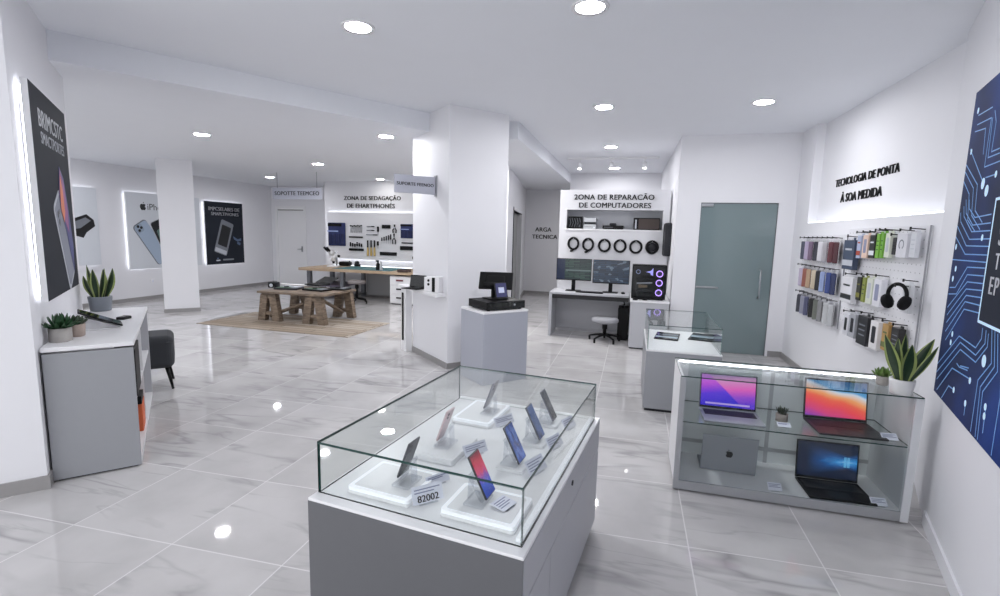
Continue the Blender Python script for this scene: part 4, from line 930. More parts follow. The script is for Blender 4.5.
for x in (-sw/2+.01, sw/2-.015): b = B(); pane(b, x, x+.005, -sd/2+.025, sd/2-.015, sh, gh_-.006, 0, 'glass_edge_light'); b.done('side_pane', t)
for i, (px0, lb) in enumerate(((667, 'left dark tablet lying on the white deck of the narrow glass counter'), (703, 'right dark tablet lying on the white deck of the narrow glass counter'))):
    q = on_z(px0, 337+i*2.5, sh)
    t = thing('tablet', lb, 'tablet', (q.x, q.y+.07*i, sh+.0012), R(-8-6*i), 'tablets in the narrow glass counter')
    b = B(); b.box(-.115, .115, -.17, .20, 0, .010, 'black', bev=.004); b.done('body', t)
    b = B(); b.box(-.107, .107, -.16, .19, .010, .0108, 'black_gloss'); b.box(-.107, .107, -.10+.06*i, -.02+.06*i, .0108, .0112, c('pale_screen_band', (150, 166, 178), .3)); b.box(-.107, .107, .05, .08, .0108, .0112, c('slate_screen_band', (78, 100, 114), .3)); b.done('screen', t)
def ring_flat(b, cx, cy, r, w, a0, a1, m, y):
    n = 16; o = [(cx+r*math.cos(R(a0+(a1-a0)*k/n)), cy+r*math.sin(R(a0+(a1-a0)*k/n))) for k in range(n+1)]
    i = [(cx+(r-w)*math.cos(R(a0+(a1-a0)*k/n)), cy+(r-w)*math.sin(R(a0+(a1-a0)*k/n))) for k in range(n+1)]
    flat(b, o+i[::-1], m, y)

# ------------------------------------------------------------------ computer repair station
PX0, PX1, PY, PH2 = -1.20, .515, 8.12, 2.32
t = thing('shelf_unit', 'tall white repair wall unit with a shelf niche, lettering and six hanging cable coils', 'wall unit', ((PX0+PX1)/2, PY, 0), 0)
wx = (PX1-PX0)/2
n0 = on_y(567, 209.5, PY); n1 = on_y(662, 231, PY); nx0, nx1 = n0.x-(PX0+PX1)/2, n1.x-(PX0+PX1)/2; nz1 = n0.z; nz0 = on_y(567, 228.5, PY).z
b = B()
b.box(-wx, nx0, 0, .26, 0, PH2, 'white_matt'); b.box(nx1, wx, 0, .26, 0, PH2, 'white_matt'); b.box(nx0, nx1, 0, .26, nz1, PH2, 'white_matt'); b.box(nx0, nx1, 0, .26, 0, nz0-.02, 'white_matt'); b.box(nx0, nx1, .235, .26, nz0-.02, nz1, c('niche_grey', (188, 190, 196), .6)); b.done('panel', t)
b = B(); b.box(nx0-.02, nx1+.01, -.012, .235, nz0-.025, nz0, 'white', bev=.003); b.done('shelf', t)
r0 = on_y(574.5, 196.5, PY); r1 = on_y(654.5, 198.5, PY); r2 = on_y(579, 204.3, PY); r3 = on_y(651, 207, PY); mx = (PX0+PX1)/2
wall_text('2ONA DE REPARACÃO', r1.x-r0.x, 'text', ((r0.x+r1.x)/2-mx, -.004, (r0.z+r1.z)/2+.0), 0, t, name='lettering', ext=.004, weight=.023, spacing=1.05)
wall_text('DE COMPUTADORES', r3.x-r2.x, 'text', ((r2.x+r3.x)/2-mx, -.004, (r2.z+r3.z)/2), 0, t, name='lettering', ext=.004, weight=.023, spacing=1.05)
sx_ = lambda px: on_y(px, 226, PY).x
# things in the niche
t = thing('motherboard_box', 'black motherboard box standing at the left of the shelf niche', 'motherboard', ((sx_(567)+sx_(582))/2, PY+.10, nz0+.001))
b = B(); b.box(-.115, .115, -.03, .03, 0, .20, 'black', bev=.003); b.done('body', t)
b = B()
for k in range(5): strip(b, [(-.09+.04*k, .03), (-.07+.04*k, .10), (-.09+.04*k, .17)], .008, 'print_grey', -.031)
for k in range(3): b.box(.02+.03*k, .04+.03*k, -.034, -.03, .03, .11, 'dark')
b.done('components', t)
t = thing('optical_drive', 'silver disc drive stack next to the black motherboard box in the niche', 'drive', ((sx_(583)+sx_(596))/2, PY+.10, nz0+.001))
b = B(); b.box(-.10, .10, -.07, .08, 0, .075, 'alu_light', bev=.003); b.done('lower_drive', t); b = B(); b.box(-.10, .10, -.07, .08, .11, .18, 'alu_light', bev=.003); b.box(-.09, .09, -.06, .07, .075, .11, 'dark'); b.done('upper_drive', t)
b = B(); b.box(-.08, .05, -.072, -.07, .03, .036, 'black'); b.box(.06, .085, -.073, -.07, .015, .03, 'print_white'); b.done('slot', t)
t = thing('console_device', 'flat black device with a smaller black block on top in the middle of the niche', 'device', ((sx_(602)+sx_(624))/2, PY+.10, nz0+.001))
b = B(); b.box(-.165, .165, -.08, .08, .008, .062, 'black', bev=.006); b.box(-.15, .15, -.07, .07, 0, .01, 'black_soft'); b.done('body', t); b = B(); b.box(-.06, .05, -.05, .05, .062, .10, 'dark', bev=.012); b.done('top_block', t); b = B(); b.box(-.14, .0, -.0815, -.08, .03, .036, 'print_grey'); b.done('slot', t)
t = thing('desktop_case', 'dark brown desktop computer case with a light front strip at the right of the niche', 'computer case', ((sx_(633)+sx_(660))/2, PY+.11, nz0+.001))
b = B(); b.box(-.20, .20, -.08, .10, 0, .19, 'black', bev=.004); b.done('body', t); b = B(); b.box(-.12, .19, -.083, -.08, .015, .175, c('dark_brown_panel', (58, 44, 40), .35), bev=.002); b.done('front_panel', t); b = B(); b.box(-.175, -.15, -.084, -.08, .02, .16, 'print_silver', bev=.002); b.done('light_strip', t)
# six coiled cables
cl = ['first', 'second', 'third', 'fourth', 'fifth']
for k, (px, py) in enumerate(((573.3, 243.5), (588, 244.5), (604.3, 245.5), (620, 246), (635.8, 247), (652, 247.3))):
    q = on_y(px, py, PY-.04)
    lb = ['black cable coil with a plug end at the far left of the hanging row', 'black cable coil second from the left, its plug end drooping', 'black cable coil third from the left on the repair wall', 'black cable coil third from the right on the repair wall', 'black cable coil just left of the rightmost solid one', 'black fan-like coil, the last one on the right of the hanging row'][k]
    o = thing('cable_coil', lb, 'cable', (q.x, PY, q.z), 0, 'coiled cables on the repair wall')
    b = B()
    for j in range(4):
        rr = .082+.008*(j % 2); yy = -.018-.014*(j//2)
        b.tube([((rr)*math.cos(a)*(.93 if k < 2 else 1), yy+.004*math.sin(3*a+j), rr*1.08*math.sin(a)) for a in [2*PI*i/28 for i in range(28)]], .0135, 'black_soft', n=7, close=True)
    b.done('coil', o)
    b = B(); b.cyl((0, -.002, .08), (0, -.06, .085), .006, 'metal', n=8); b.done('hook', o)
    if k < 2: b = B(); b.tube([(0, -.03, -.10), (-.025, -.03, -.125), (-.05, -.03, -.12)], .016, 'black'); b.done('plug', o)
    if k == 5: b = B(); b.lathe([(.004, 0), (.07, 0), (.07, .02), (.004, .02)], 'dark', n=20, T=Matrix.Translation((0, -.014, 0)) @ Matrix.Rotation(R(90), 4, 'X')); b.done('hub', o)
# arm-mounted screen seen edge on
qa = on_y(667.5, 240, 8.0)
t = thing('wall_screen', 'black bracket-mounted screen seen edge-on, right of the cable coils', 'screen', (qa.x, 7.98, qa.z), R(8))
b = B(); b.box(-.055, .05, -.10, .12, -.25, .26, 'dark', bev=.035, seg=4); b.done('housing', t)
b = B(); b.box(.05, .12, -.03, .06, -.14, .16, 'black', bev=.02); b.box(.10, .145, -.02, .05, -.10, .10, 'black', bev=.01); b.done('bracket', t)

# desk
DX0, DX1, DY, DZ = -1.235, -.02, 7.56, .70
t = thing('repair_desk', 'long grey desk with two monitors under the repair wall unit', 'desk', (0, 0, 0))
b = B(); b.box(DX0, DX1, DY, PY-.005, DZ-.03, DZ, 'grey_light', bev=.003); b.done('top', t)
b = B(); b.box(DX0, DX0+.045, DY, PY-.03, 0, DZ-.03, 'grey_light', bev=.002); b.done('side_panel', t)
b = B(); b.box(DX0+.045, DX1, DY+.03, DY+.06, DZ-.10, DZ-.03, c('dark_rail', (26, 26, 30), .5)); b.done('apron', t)
b = B(); b.box(DX0+.045, DX1, PY-.06, PY-.04, .05, DZ-.03, 'grey_light'); b.done('modesty_panel', t)
t = thing('desk_pedestal', 'light grey block pedestal at the right end of the repair desk under the computer tower', 'pedestal', (0, 0, 0))
b = B(); b.box(.005, .525, 7.09, 8.1, .02, .672, 'grey_light', bev=.003); b.box(.02, .51, 7.11, 8.08, 0, .02, 'dark'); b.done('body', t)
b = B(); b.box(-.005, .535, 7.08, 8.1, .672, .695, 'white', bev=.003); b.done('top', t)
t = thing('computer_unit', 'slim black computer unit under the repair desk against the pedestal', 'computer unit', (-.10, 7.75, 0))
b = B(); b.box(-.07, .09, -.14, .2, .02, .5, 'black', bev=.008); b.box(-.06, .08, -.12, .18, 0, .02, 'black_soft'); b.done('body', t); b = B(); b.tube([(0, -.08, .5), (.02, -.1, .56), (.0, -.05, .615), (-.03, .02, .645)], .012, 'black'); b.done('cable', t)
def monitor(label, px0, px1, pt, pb, scr, rz):
    a = on_y(px0, pt, 7.86); d_ = on_y(px1, pb, 7.86); w = d_.x-a.x; h = a.z-on_y(px0, pb, 7.86).z
    t = thing('monitor', label, 'monitor', ((a.x+d_.x)/2, 7.86, DZ), rz, 'twin monitors on the repair desk')
    zc = a.z-DZ-h/2
    b = B(); b.box(-w/2, w/2, 0, .022, zc-h/2, zc+h/2, 'black', bev=.003); b.box(-w*.25, w*.25, .022, .045, zc-h*.28, zc+h*.28, 'black', bev=.01); hh = b.done('housing', t)
    b = B(); b.box(-w/2+.008, w/2-.008, -.0012, 0, zc-h/2+.016, zc+h/2-.008, scr); b.done('display', hh)
    b = B(); b.box(-.03, .03, .03, .055, .008, zc, 'black', bev=.006); b.box(-.12, .12, -.06, .12, 0, .010, 'black', bev=.004); b.done('stand', t)
M['scr_code'] = screen('monitor_screen_code', 'code', .5); M['scr_chart'] = screen('monitor_screen_charts', 'charts', .5)
monitor('left monitor of the repair desk, green and grey code bands on its screen', 557, 591.0, 258, 279.5, 'scr_code', R(2))
monitor('right monitor of the repair desk, dark blue charts on its screen', 593.4, 629, 259.5, 283, 'scr_chart', R(-2))
q = on_z(591, 291, DZ)
t = thing('keyboard', 'black keyboard on the repair desk between the two monitor stands', 'keyboard', (q.x, 7.695, DZ+.001), R(-3))
b = B(); b.box(-.21, .21, -.065, .065, 0, .018, 'black', bev=.005); b.done('body', t); b = B()
for r_ in range(5):
    for k in range(15): b.box(-.20+k*.0268, -.20+k*.0268+.022, -.058+r_*.0235, -.058+r_*.0235+.019, .018, .022, 'dark')
b.done('keycaps', t)
q = on_z(623, 294, DZ)
t = thing('mouse', 'black mouse at the right end of the repair desk top', 'mouse', (q.x, q.y, DZ), R(10)); b = B(); b.ball((0, 0, .014), .036, 'black', sx=.9, sy=1.5, sz=.5); b.done('body', t); b = B(); b.box(-.004, .004, .01, .03, .028, .033, 'dark'); b.done('wheel', t)
# tower
a = on_y(633, 264.5, 7.25); d_ = on_y(665, 299, 7.25); w = d_.x-a.x; hgt = a.z-.695
t = thing('computer_tower', 'black glass-sided computer tower with three violet ring fans on the pedestal', 'computer tower', ((a.x+d_.x)/2, 7.25, .695), R(1))
b = B(); b.box(-w/2, w/2, 0.0, .22, .012, hgt, 'black', bev=.006); b.done('case', t)
b = B(); b.box(-w/2+.03, w/2-.03, .01, .21, 0, .012, 'black_soft'); b.done('foot', t)
b = B(); b.box(-w/2+.008, w/2-.008, -.003, 0, .03, hgt-.015, 'black_gloss', bev=.002); b.done('glass_side', t)
M['violet'] = mat('violet_fan_light', (200, 170, 255), .4, emit=(176, 140, 255), es=1.3, var=0)
for k, z in enumerate((.22, .50, .76)):
    b = B(); zz = hgt*z
    b.tube([(w*.30+.042*math.cos(i*PI/10), -.005, zz+.042*math.sin(i*PI/10)) for i in range(20)], .006, 'violet', n=6, close=True)
    f = b.done('fan', t)
    b = B()
    for i in range(6):
        a_ = i*PI/3; flat(b, [(w*.30+.008*math.cos(a_), zz+.008*math.sin(a_)), (w*.30+.034*math.cos(a_-.3), zz+.034*math.sin(a_-.3)), (w*.30+.034*math.cos(a_+.25), zz+.034*math.sin(a_+.25))], c('violet_blade', (84, 70, 120), .4), -.0036)
    b.done('fan_blades', f)
b = B(); b.tube([(-w*.33+.028*math.cos(i*PI/9), -.004, hgt*.80+.028*math.sin(i*PI/9)) for i in range(18)], .004, c('dim_ring', (120, 130, 160), .4, emit=(110, 120, 170), es=.4), n=6, close=True); b.done('cooler_ring', t)
b = B(); flat(b, [(-.05, hgt*.80), (.02, hgt*.84), (.05, hgt*.92), (.05, hgt*.70), (.02, hgt*.72), (.01, hgt*.78)], c('pale_lit_board', (150, 150, 220), .4, emit=(150, 150, 230), es=.5), -.0034); flat(b, [(-w*.36, hgt*.45), (w*.1, hgt*.48), (w*.1, hgt*.52), (-w*.36, hgt*.49)], 'print_grey', -.0034); flat(b, [(-w*.30, hgt*.34), (-.02, hgt*.36), (-.02, hgt*.42), (-w*.30, hgt*.44)], c('amber_board', (88, 76, 60), .4), -.0034); flat(b, [(-w*.38, hgt*.24), (w*.12, hgt*.24), (w*.12, hgt*.26), (-w*.38, hgt*.26)], 'dark', -.0034); b.done('graphics_card', t)
q = on_z(641, 298, .695)
t = thing('headphones', 'black headphones lying at the foot of the computer tower', 'headphones', (q.x-.02, 7.165, .6955), R(20))
b = B(); b.tube([(-.07*math.cos(a_), .07*math.sin(a_), .014) for a_ in [PI*i/12 for i in range(13)]], .008, 'black', n=7); b.done('headband', t)
for x in (-.07, .07): b = B(); b.lathe([(.005, 0), (.032, .002), (.036, .012), (.03, .028), (.005, .03)], 'black_soft', at=(x, -.005, 0), n=16); b.done('earcup', t)
def stool(label, loc, seat_m, rz, h=.45, r=.185):
    t = thing('work_stool', label, 'stool', loc, rz)
    b = B(); b.lathe([(.02, h-.075), (r*.94, h-.07), (r, h-.05), (r, h-.02), (r*.9, h), (.02, h+.004)], seat_m, n=28); b.done('seat', t)
    b = B(); b.cyl((0, 0, .10), (0, 0, h-.07), .028, 'black', n=14); b.cyl((0, 0, h-.17), (0, 0, h-.07), .040, 'black', n=14); b.done('column', t)
    for k in range(5):
        a_ = 2*PI*k/5
        b = B(); b.tube([(0, 0, .105), (.12*math.cos(a_), .12*math.sin(a_), .09), (.235*math.cos(a_), .235*math.sin(a_), .065)], .020, 'black', n=8, r2=.013); g_ = b.done('base_arm', t)
        b = B(); b.cyl((.235*math.cos(a_), .235*math.sin(a_), .065), (.235*math.cos(a_), .235*math.sin(a_), .0), .016, 'black', n=10); b.done('foot', g_)
    return t
q = on_z(604, 341, 0); stool('round grey stool with a black five-arm base in front of the repair desk', (q.x, q.y, 0), c('grey_seat', (150, 151, 156), .6), R(20), h=.36, r=.20)
# ------------------------------------------------------------------ phone repair workshop at the back left
BX0, BX1, BY0, BY1, BZ = -7.34, -4.25, 9.53, 10.66, .715
t = thing('workbench', 'long wooden-topped workbench with steel legs under the tool board', 'workbench', (0, 0, 0))
b = B(); b.box(BX0, BX1, BY0, BY1, BZ-.06, BZ, 'bench', bev=.004); b.done('top', t)
for x in (BX0+.16, BX0+1.02): b = B(); b.box(x, x+.09, BY0+.08, BY0+.17, 0, BZ-.06, 'steel_leg', bev=.004); b.box(x, x+.09, BY1-.17, BY1-.08, 0, BZ-.06, 'steel_leg', bev=.004); b.box(x+.02, x+.07, BY0+.17, BY1-.17, .05, .10, 'steel_leg'); b.done('leg', t)
b = B(); b.box(BX0+.25, BX0+1.02, BY0+.10, BY1-.1, .30, .33, c('mauve_shelf', (92, 84, 104), .5), bev=.003); b.done('shelf', t)
b = B(); b.box(BX0+1.11, BX1, BY1-.06, BY1-.04, .04, BZ-.06, c('panel_grey', (168, 169, 172), .5)); b.done('rear_panel', t)
b = B(); b.box(BX0+.2, BX1-.1, BY1-.035, BY1-.02, BZ+.001, BZ+.016, 'led_bench'); b.done('light_strip', t)
q0 = on_z(338, 268, BZ); q1 = on_z(392, 271, BZ)
t = thing('cutting_mat', 'teal work mat lying on the wooden workbench', 'mat', ((q0.x+q1.x)/2, (BY0+BY1)/2-.05, BZ+.0006)); wq = q1.x-q0.x
b = B(); b.box(-wq/2, wq/2, -.44, .46, 0, .006, 'teal', bev=.002); b.done('mat', t); b = B(); b.box(-wq/2+.03, wq/2-.03, -.41, -.405, .006, .0066, 'print_silver'); b.box(-wq/2+.03, wq/2-.03, .42, .425, .006, .0066, 'print_silver'); b.done('printed_border', t)
dq = on_y(389.6, 300, BY0+.06)
t = thing('drawer_unit', 'white three-drawer unit with dark handles under the workbench', 'drawer unit', (dq.x, BY0+.06, 0))
b = B(); b.box(0, .56, .012, .6, .02, .62, 'white', bev=.003); b.box(.03, .53, .03, .57, 0, .02, 'dark'); b.done('body', t)
for k in range(3):
    b = B(); z = .05+k*.19; b.box(.015, .545, -.006, .012, z, z+.175, 'white', bev=.003); d_ = b.done('drawer', t)
    b = B(); b.box(.17, .33, -.03, -.006, z+.085, z+.115, 'black' if k < 2 else c('maroon_handle', (110, 40, 52), .4), bev=.005); b.done('handle', d_)
q = on_z(357, 303, 0); stool('dark-seated swivel stool on castors in front of the workbench', (q.x, q.y, 0), c('taupe_seat', (128, 122, 122), .7), 0, h=.50, r=.19)

# microscope on the bench
q = on_z(329, 267, BZ)
t = thing('microscope', 'white binocular microscope with black eyepieces on the left of the workbench', 'microscope', (q.x+.05, q.y+.1, BZ+.001), R(20))
b = B(); b.box(-.13, .13, -.10, .12, 0, .035, 'white', bev=.012); b.done('base', t)
b = B(); b.cyl((.06, .07, .03), (.06, .07, .36), .022, 'metal'); b.done('post', t)
b = B(); b.box(-.02, .09, .0, .10, .22, .30, 'white', bev=.015); b.tube([(.0, .02, .14), (.0, .02, .30)], .05, 'white', n=14); b.tube([(.0, .02, .30), (-.08, -.04, .36)], .062, 'white', n=14, r2=.05); b.done('head', t)
for x in (-.03, .03):
    b = B(); b.cyl((-.08+x, -.04-x*.3, .36), (-.15+x, -.10-x*.3, .46), .022, 'black', n=12, r2=.027); b.done('eyepiece', t)
b = B(); b.cyl((.0, .02, .14), (.0, .02, .08), .034, 'black', n=14, r2=.024); b.done('objective', t)
b = B(); b.cyl((.09, .06, .25), (.14, .06, .25), .028, 'black', n=14); b.done('focus_knob', t)
# things on the bench
def on_bench(px, py): q = on_z(px, py, BZ+.006); return (q.x, min(q.y, BY1-.15), BZ+.007)
x, y, z = on_bench(348, 265.5)
t = thing('soldering_station', 'low black rounded soldering station on the left half of the teal mat', 'soldering station', (x, y, z)); b = B(); b.box(-.15, .13, -.08, .09, 0, .10, 'black', bev=.03, seg=3); b.done('body', t); b = B(); b.cyl((.09, -.05, .06), (.17, -.08, .12), .014, 'dark', n=10); b.done('iron', t)
x, y, z = on_bench(360, 266)
t = thing('tape_dispenser', 'small black tape dispenser in the middle of the teal mat', 'tape dispenser', (x, y, z)); b = B(); b.box(-.07, .07, -.04, .04, 0, .05, 'black', bev=.01); b.done('base', t); b = B(); b.tube([(-.01, -.03, .075), (-.01, .03, .075)], .05, 'dark', n=16); b.done('roll', t)
x, y, z = on_bench(378, 270)
t = thing('spray_bottle', 'black spray bottle with a pale side standing near the right end of the teal mat', 'bottle', (x, y, z)); b = B(); b.lathe([(.045, 0), (.048, .01), (.046, .12), (.02, .165), (.018, .18)], 'black', n=16); b.done('bottle', t); b = B(); b.box(-.05, .02, -.015, .015, .18, .215, 'black', bev=.006); b.done('trigger_head', t)
b = B(); b.prism([(.05, 0), (.115, 0), (.085, .19), (.06, .19)], -.02, .02, 'alu_light', T=Matrix.Rotation(R(90), 4, 'X')); b.done('pale_side', t)
x, y, z = on_bench(404, 272)
t = thing('parts_tray', 'dark brown parts tray at the right end of the workbench', 'tray', (x, y+.05, BZ+.001)); b = B(); b.box(-.14, .10, -.1, .1, 0, .06, c('tray_brown', (70, 54, 50), .6), bev=.008); b.box(-.125, .085, -.085, .085, .06, .062, 'dark'); b.done('tray', t)
x, y, z = on_bench(410, 269)
t = thing('magnifier_lamp', 'small magnifier on a pale stand beside the brown parts tray', 'magnifier', (x+.06, y+.1, BZ+.001)); b = B(); b.lathe([(.06, 0), (.06, .015), (.012, .03), (.012, .22), (.01, .24)], 'alu_light', n=14); b.done('stand', t); b = B(); b.tube([(0, -.02, .26), (0, .02, .26)], .045, 'black', n=14); b.done('lens_head', t)

# tool board on the wall
q0 = on_y(328, 212, YJ-.02); q1 = on_y(328, 258, YJ-.02); bx1 = -4.35
bz0, bz1 = q1.z, q0.z
t = thing('tool_board', 'white tool board with lit edges above the workbench', 'tool board', (q0.x, YJ, 0))
bw_ = bx1-q0.x
b = B(); b.box(0, bw_, -.055, -.03, bz0, bz1, 'white_matt', bev=.003); b.done('board', t)
b = B(); b.box(.02, bw_, -.028, -.012, bz1-.03, bz1-.012, 'halo'); b.box(.02, .036, -.028, -.012, bz0+.02, bz1-.03, 'halo'); b.box(.02, bw_, -.028, -.012, bz0+.012, bz0+.028, 'halo'); b.done('halo_light', t)
for x_ in (.2, bw_-.3): b = B(); b.box(x_, x_+.1, -.03, -.002, bz0+.2, bz0+.3, 'white'); b.done('spacer', t)
FY = YJ-.055
def tp(px, py): q = on_y(px, py, FY); return q
def hung(name, label, cat, px0, px1, py0, py1, fn, group=None):
    a = tp(px0, py0); d_ = tp(px1, py1); w = d_.x-a.x; h = a.z-d_.z
    t = thing(name, label, cat, ((a.x+d_.x)/2, FY, d_.z), 0, group); fn(t, w, h); return t
def pouch(t, w, h):
    b = B(); b.box(-w/2, w/2, -.03, 0, 0, h, 'navy', bev=.012); b.done('cover', t)
    b = B()
    for k in range(4): b.box(-w/2+w*(.06+.23*k), -w/2+w*(.06+.23*k)+w*.18, -.042, -.03, h*.06, h*.52, c('dark_navy', (26, 34, 76), .7), bev=.006)
    b.done('pocket', t)
    b = B(); b.box(-w*.52, w*.1, -.044, -.03, h*.60, h*.66, c('pale_blue_label', (150, 166, 210), .6)); b.box(-w/2, w*.3, -.036, -.03, h*.84, h*.97, 'black'); b.done('label', t)
hung('tool_roll', 'navy blue tool roll with pockets at the left end of the tool board', 'tool roll', 328.6, 346, 222.5, 246, pouch)
hung('tool_roll', 'navy blue tool roll at the right end of the tool board beside the column', 'tool roll', 401, 415, 224, 238.5, pouch)
def rail(t, w, h):
    b = B(); b.box(-w/2, w/2, -.035, 0, 0, h, 'black', bev=.006); b.done('rail', t)
def tweezer(t, w, h):
    b = B(); b.tube([(-w*.35, -.012, h), (-w*.42, -.012, h*.4), (0, -.012, 0)], w*.17, 'metal', n=6, r2=w*.09); b.tube([(w*.35, -.012, h), (w*.42, -.012, h*.4), (0, -.012, 0)], w*.17, 'metal', n=6, r2=w*.09); b.done('arms', t)
    b = B(); b.cyl((0, 0, h*.98), (0, -.03, h*.98), w*.5, 'dark', n=8); b.done('head', t)
for k in range(7): hung('tweezers', 'small steel tweezers hanging in a row right of the left tool roll', 'tweezers', 350.5+k*1.75, 351.8+k*1.75, 225.5+(.5 if k % 2 else 0), 233, tweezer, 'tweezers on the tool board')
hung('tool_rail', 'thin black empty rail below the row of tweezers', 'rail', 349.5, 363, 236.2, 238, rail)
hung('screwdriver_rack', 'black screwdriver rack below the thin empty rail', 'rack', 349.5, 364, 248.2, 251, rail)
def driver(hm):
    def f(t, w, h):
        b = B(); b.lathe([(w*.3, 0), (w*.5, h*.08), (w*.42, h*.42), (w*.5, h*.55), (w*.2, h*.6)], hm, at=(0, -.02, h*.4), n=10); b.done('handle', t)
        b = B(); b.cyl((0, -.02, 0), (0, -.02, h*.42), w*.14, 'metal', n=6); b.done('shaft', t)
    return f
for k in range(6): hung('screwdriver', 'black-handled screwdriver standing in the black rack', 'screwdriver', 350.2+k*2.2, 351.7+k*2.2, 242.0+(k % 3)*.8, 249, driver('black'), 'screwdrivers in the rack')
def bar(m):
    def f(t, w, h):
        b = B(); b.box(-w/2, w*.15, -.025, -.005, 0, h, m, bev=h*.2); b.done('blade', t); b = B(); b.box(w*.15, w/2, -.03, 0, -h*.1, h*1.1, 'dark', bev=h*.2); b.done('handle', t)
    return f
hung('spudger', 'topmost of three slim grey pry tools on the tool board', 'pry tool', 367, 374.5, 226, 227, bar('print_grey'))
hung('spudger', 'middle one of three slim grey pry tools on the tool board', 'pry tool', 367, 374.5, 229.9, 230.9, bar('print_grey'))
hung('ruler', 'lowest and longest of the slim grey tools on the tool board', 'ruler', 366.5, 377.5, 234.2, 235.4, bar('print_grey'))
hung('file_tool', 'upright black file next to the slim grey pry tools', 'file', 377.4, 379.4, 226.5, 235.5, driver('black'))
hung('file_tool', 'upright black file right of the three yellow-handled screwdrivers', 'file', 377.3, 379.2, 241.2, 248.6, driver('black'))
def yellow(t, w, h):
    b = B(); b.lathe([(w*.45, 0), (w*.5, h*.06), (w*.36, h*.5), (w*.3, h*.55)], c('yellow_handle', (204, 176, 110), .5), at=(0, -.028, 0), n=10); b.done('handle', t)
    b = B(); b.cyl((0, -.028, h*.55), (0, -.028, h), w*.36, 'black', n=8); b.done('top_grip', t)
for k, x in enumerate((367.3, 370.6, 374.0)): hung('screwdriver', ['yellow-handled screwdriver on the left of its group of three', 'yellow-handled screwdriver in the middle of its group of three', 'yellow-handled screwdriver on the right of its group of three'][k], 'screwdriver', x, x+2.1, 240.3, 256, yellow, 'yellow-handled screwdrivers')
hung('case', 'small black zip case at the top right of the tool board', 'case', 382.4, 390.6, 224.8, 228.7, rail)
def pliers(t, w, h):
    b = B(); b.tube([(-w*.32, -.018, 0), (-w*.40, -.018, h*.35), (0, -.018, h*.62), (w*.12, -.018, h)], w*.15, 'black', n=8, r2=w*.10); b.tube([(w*.32, -.018, 0), (w*.40, -.018, h*.35), (0, -.018, h*.62), (-w*.12, -.018, h)], w*.15, 'black', n=8, r2=w*.10); b.done('arms', t)
    b = B(); b.cyl((0, 0, h*.62), (0, -.032, h*.62), w*.2, 'metal', n=10); b.done('pivot', t)
hung('pliers', 'black pliers at the top right of the tool board beside the zip case', 'pliers', 392.7, 397.0, 224.6, 233, pliers)
hung('pliers', 'long black pliers hanging below the shorter pair', 'pliers', 392.5, 396.2, 233.6, 244.2, pliers)
for k in range(5): hung('pick_tool', 'slim dark picks hanging in a row left of the long pliers', 'pick', 381.6+k*2.2, 382.9+k*2.2, 237.5-k*.8, 243.5, driver('dark'), 'picks on the tool board')
hung('tool_case', 'wide black tool case at the bottom right of the tool board', 'case', 380.3, 397, 251.8, 255.8, rail)
hung('tool_rail', 'thin black rail below the right tool roll', 'rail', 402, 414, 242.3, 243.8, rail)
hung('tool_case', 'black case below the right tool roll beside the column', 'case', 400.5, 415, 246, 250.4, rail)

# rug and trestle table
t = thing('rug', 'brown plank-patterned rug under the rustic trestle table', 'rug', (-5.42, 6.95, 0), R(-1))
b = B(); b.box(-1.42, 1.42, -.66, .62, .0005, .008, 'rug', bev=.002); b.done('rug_pile', t)
TX0, TX1, TY0, TY1, TZ = -6.14, -4.82, 6.88, 7.84, .522
t = thing('trestle_table', 'low rustic wooden trestle table loaded with taken-apart devices', 'table', ((TX0+TX1)/2, (TY0+TY1)/2, .008), 0)
hx, hy = (TX1-TX0)/2, (TY1-TY0)/2; TZ -= .008
b = B()
for k in range(5): b.box(-hx, hx, -hy+k*2*hy/5+.003, -hy+(k+1)*2*hy/5-.003, TZ-.035, TZ, 'rustic', bev=.004)
b.done('top', t)
def a_leg(x, y):
    b = B()
    for s in (-1, 1): b.prism([(s*.015, TZ-.06), (s*.15, TZ-.06), (s*.22, 0), (s*.08, 0)], -.05, .05, 'rustic', T=Matrix.Translation((x, y, 0)) @ Matrix.Rotation(R(90), 4, 'Z') @ Matrix.Rotation(R(90), 4, 'X') if False else Matrix.Translation((x, y, 0)) @ Matrix.Rotation(R(90), 4, 'X'))
    b.box(x-.14, x+.14, y-.04, y+.04, TZ-.13, TZ-.035, 'rustic', bev=.004); b.box(x-.15, x+.15, y-.036, y+.036, .10, .16, 'rustic', bev=.003); b.done('leg', t)
a_leg(-hx+.18, -hy+.10); a_leg(hx-.24, -hy+.08); a_leg(-hx+.20, hy-.10); a_leg(hx-.20, hy-.08)
b = B(); b.tube([(-hx+.14, -hy+.15, .07), (hx-.30, -hy+.16, TZ-.10)], .030, 'rustic', n=4); b.done('brace', t)
b = B(); b.tube([(hx-.28, -hy+.20, TZ-.07), (hx-.18, hy-.16, .10)], .030, 'rustic', n=4); b.done('brace', t)
def tbl(px, py): q = on_z(px, py, .522); return (q.x, min(q.y, TY1-.2), .5225)
x, y, z = tbl(274, 287.5)
t = thing('camera_body', 'black opened camera body at the left end of the trestle table', 'camera', (x, y, z), R(15)); b = B(); b.box(-.09, .09, -.05, .05, 0, .10, 'dark', bev=.012); b.done('body', t); b = B(); b.tube([(0, -.05, .05), (0, -.11, .05)], .045, 'black', n=16); b.done('lens_tube', t); b = B(); b.tube([(0, -.111, .05), (0, -.113, .05)], .032, 'print_silver', n=16); b.done('lens_glass', t)
pcb = c('circuit_green', (62, 92, 70), .5)
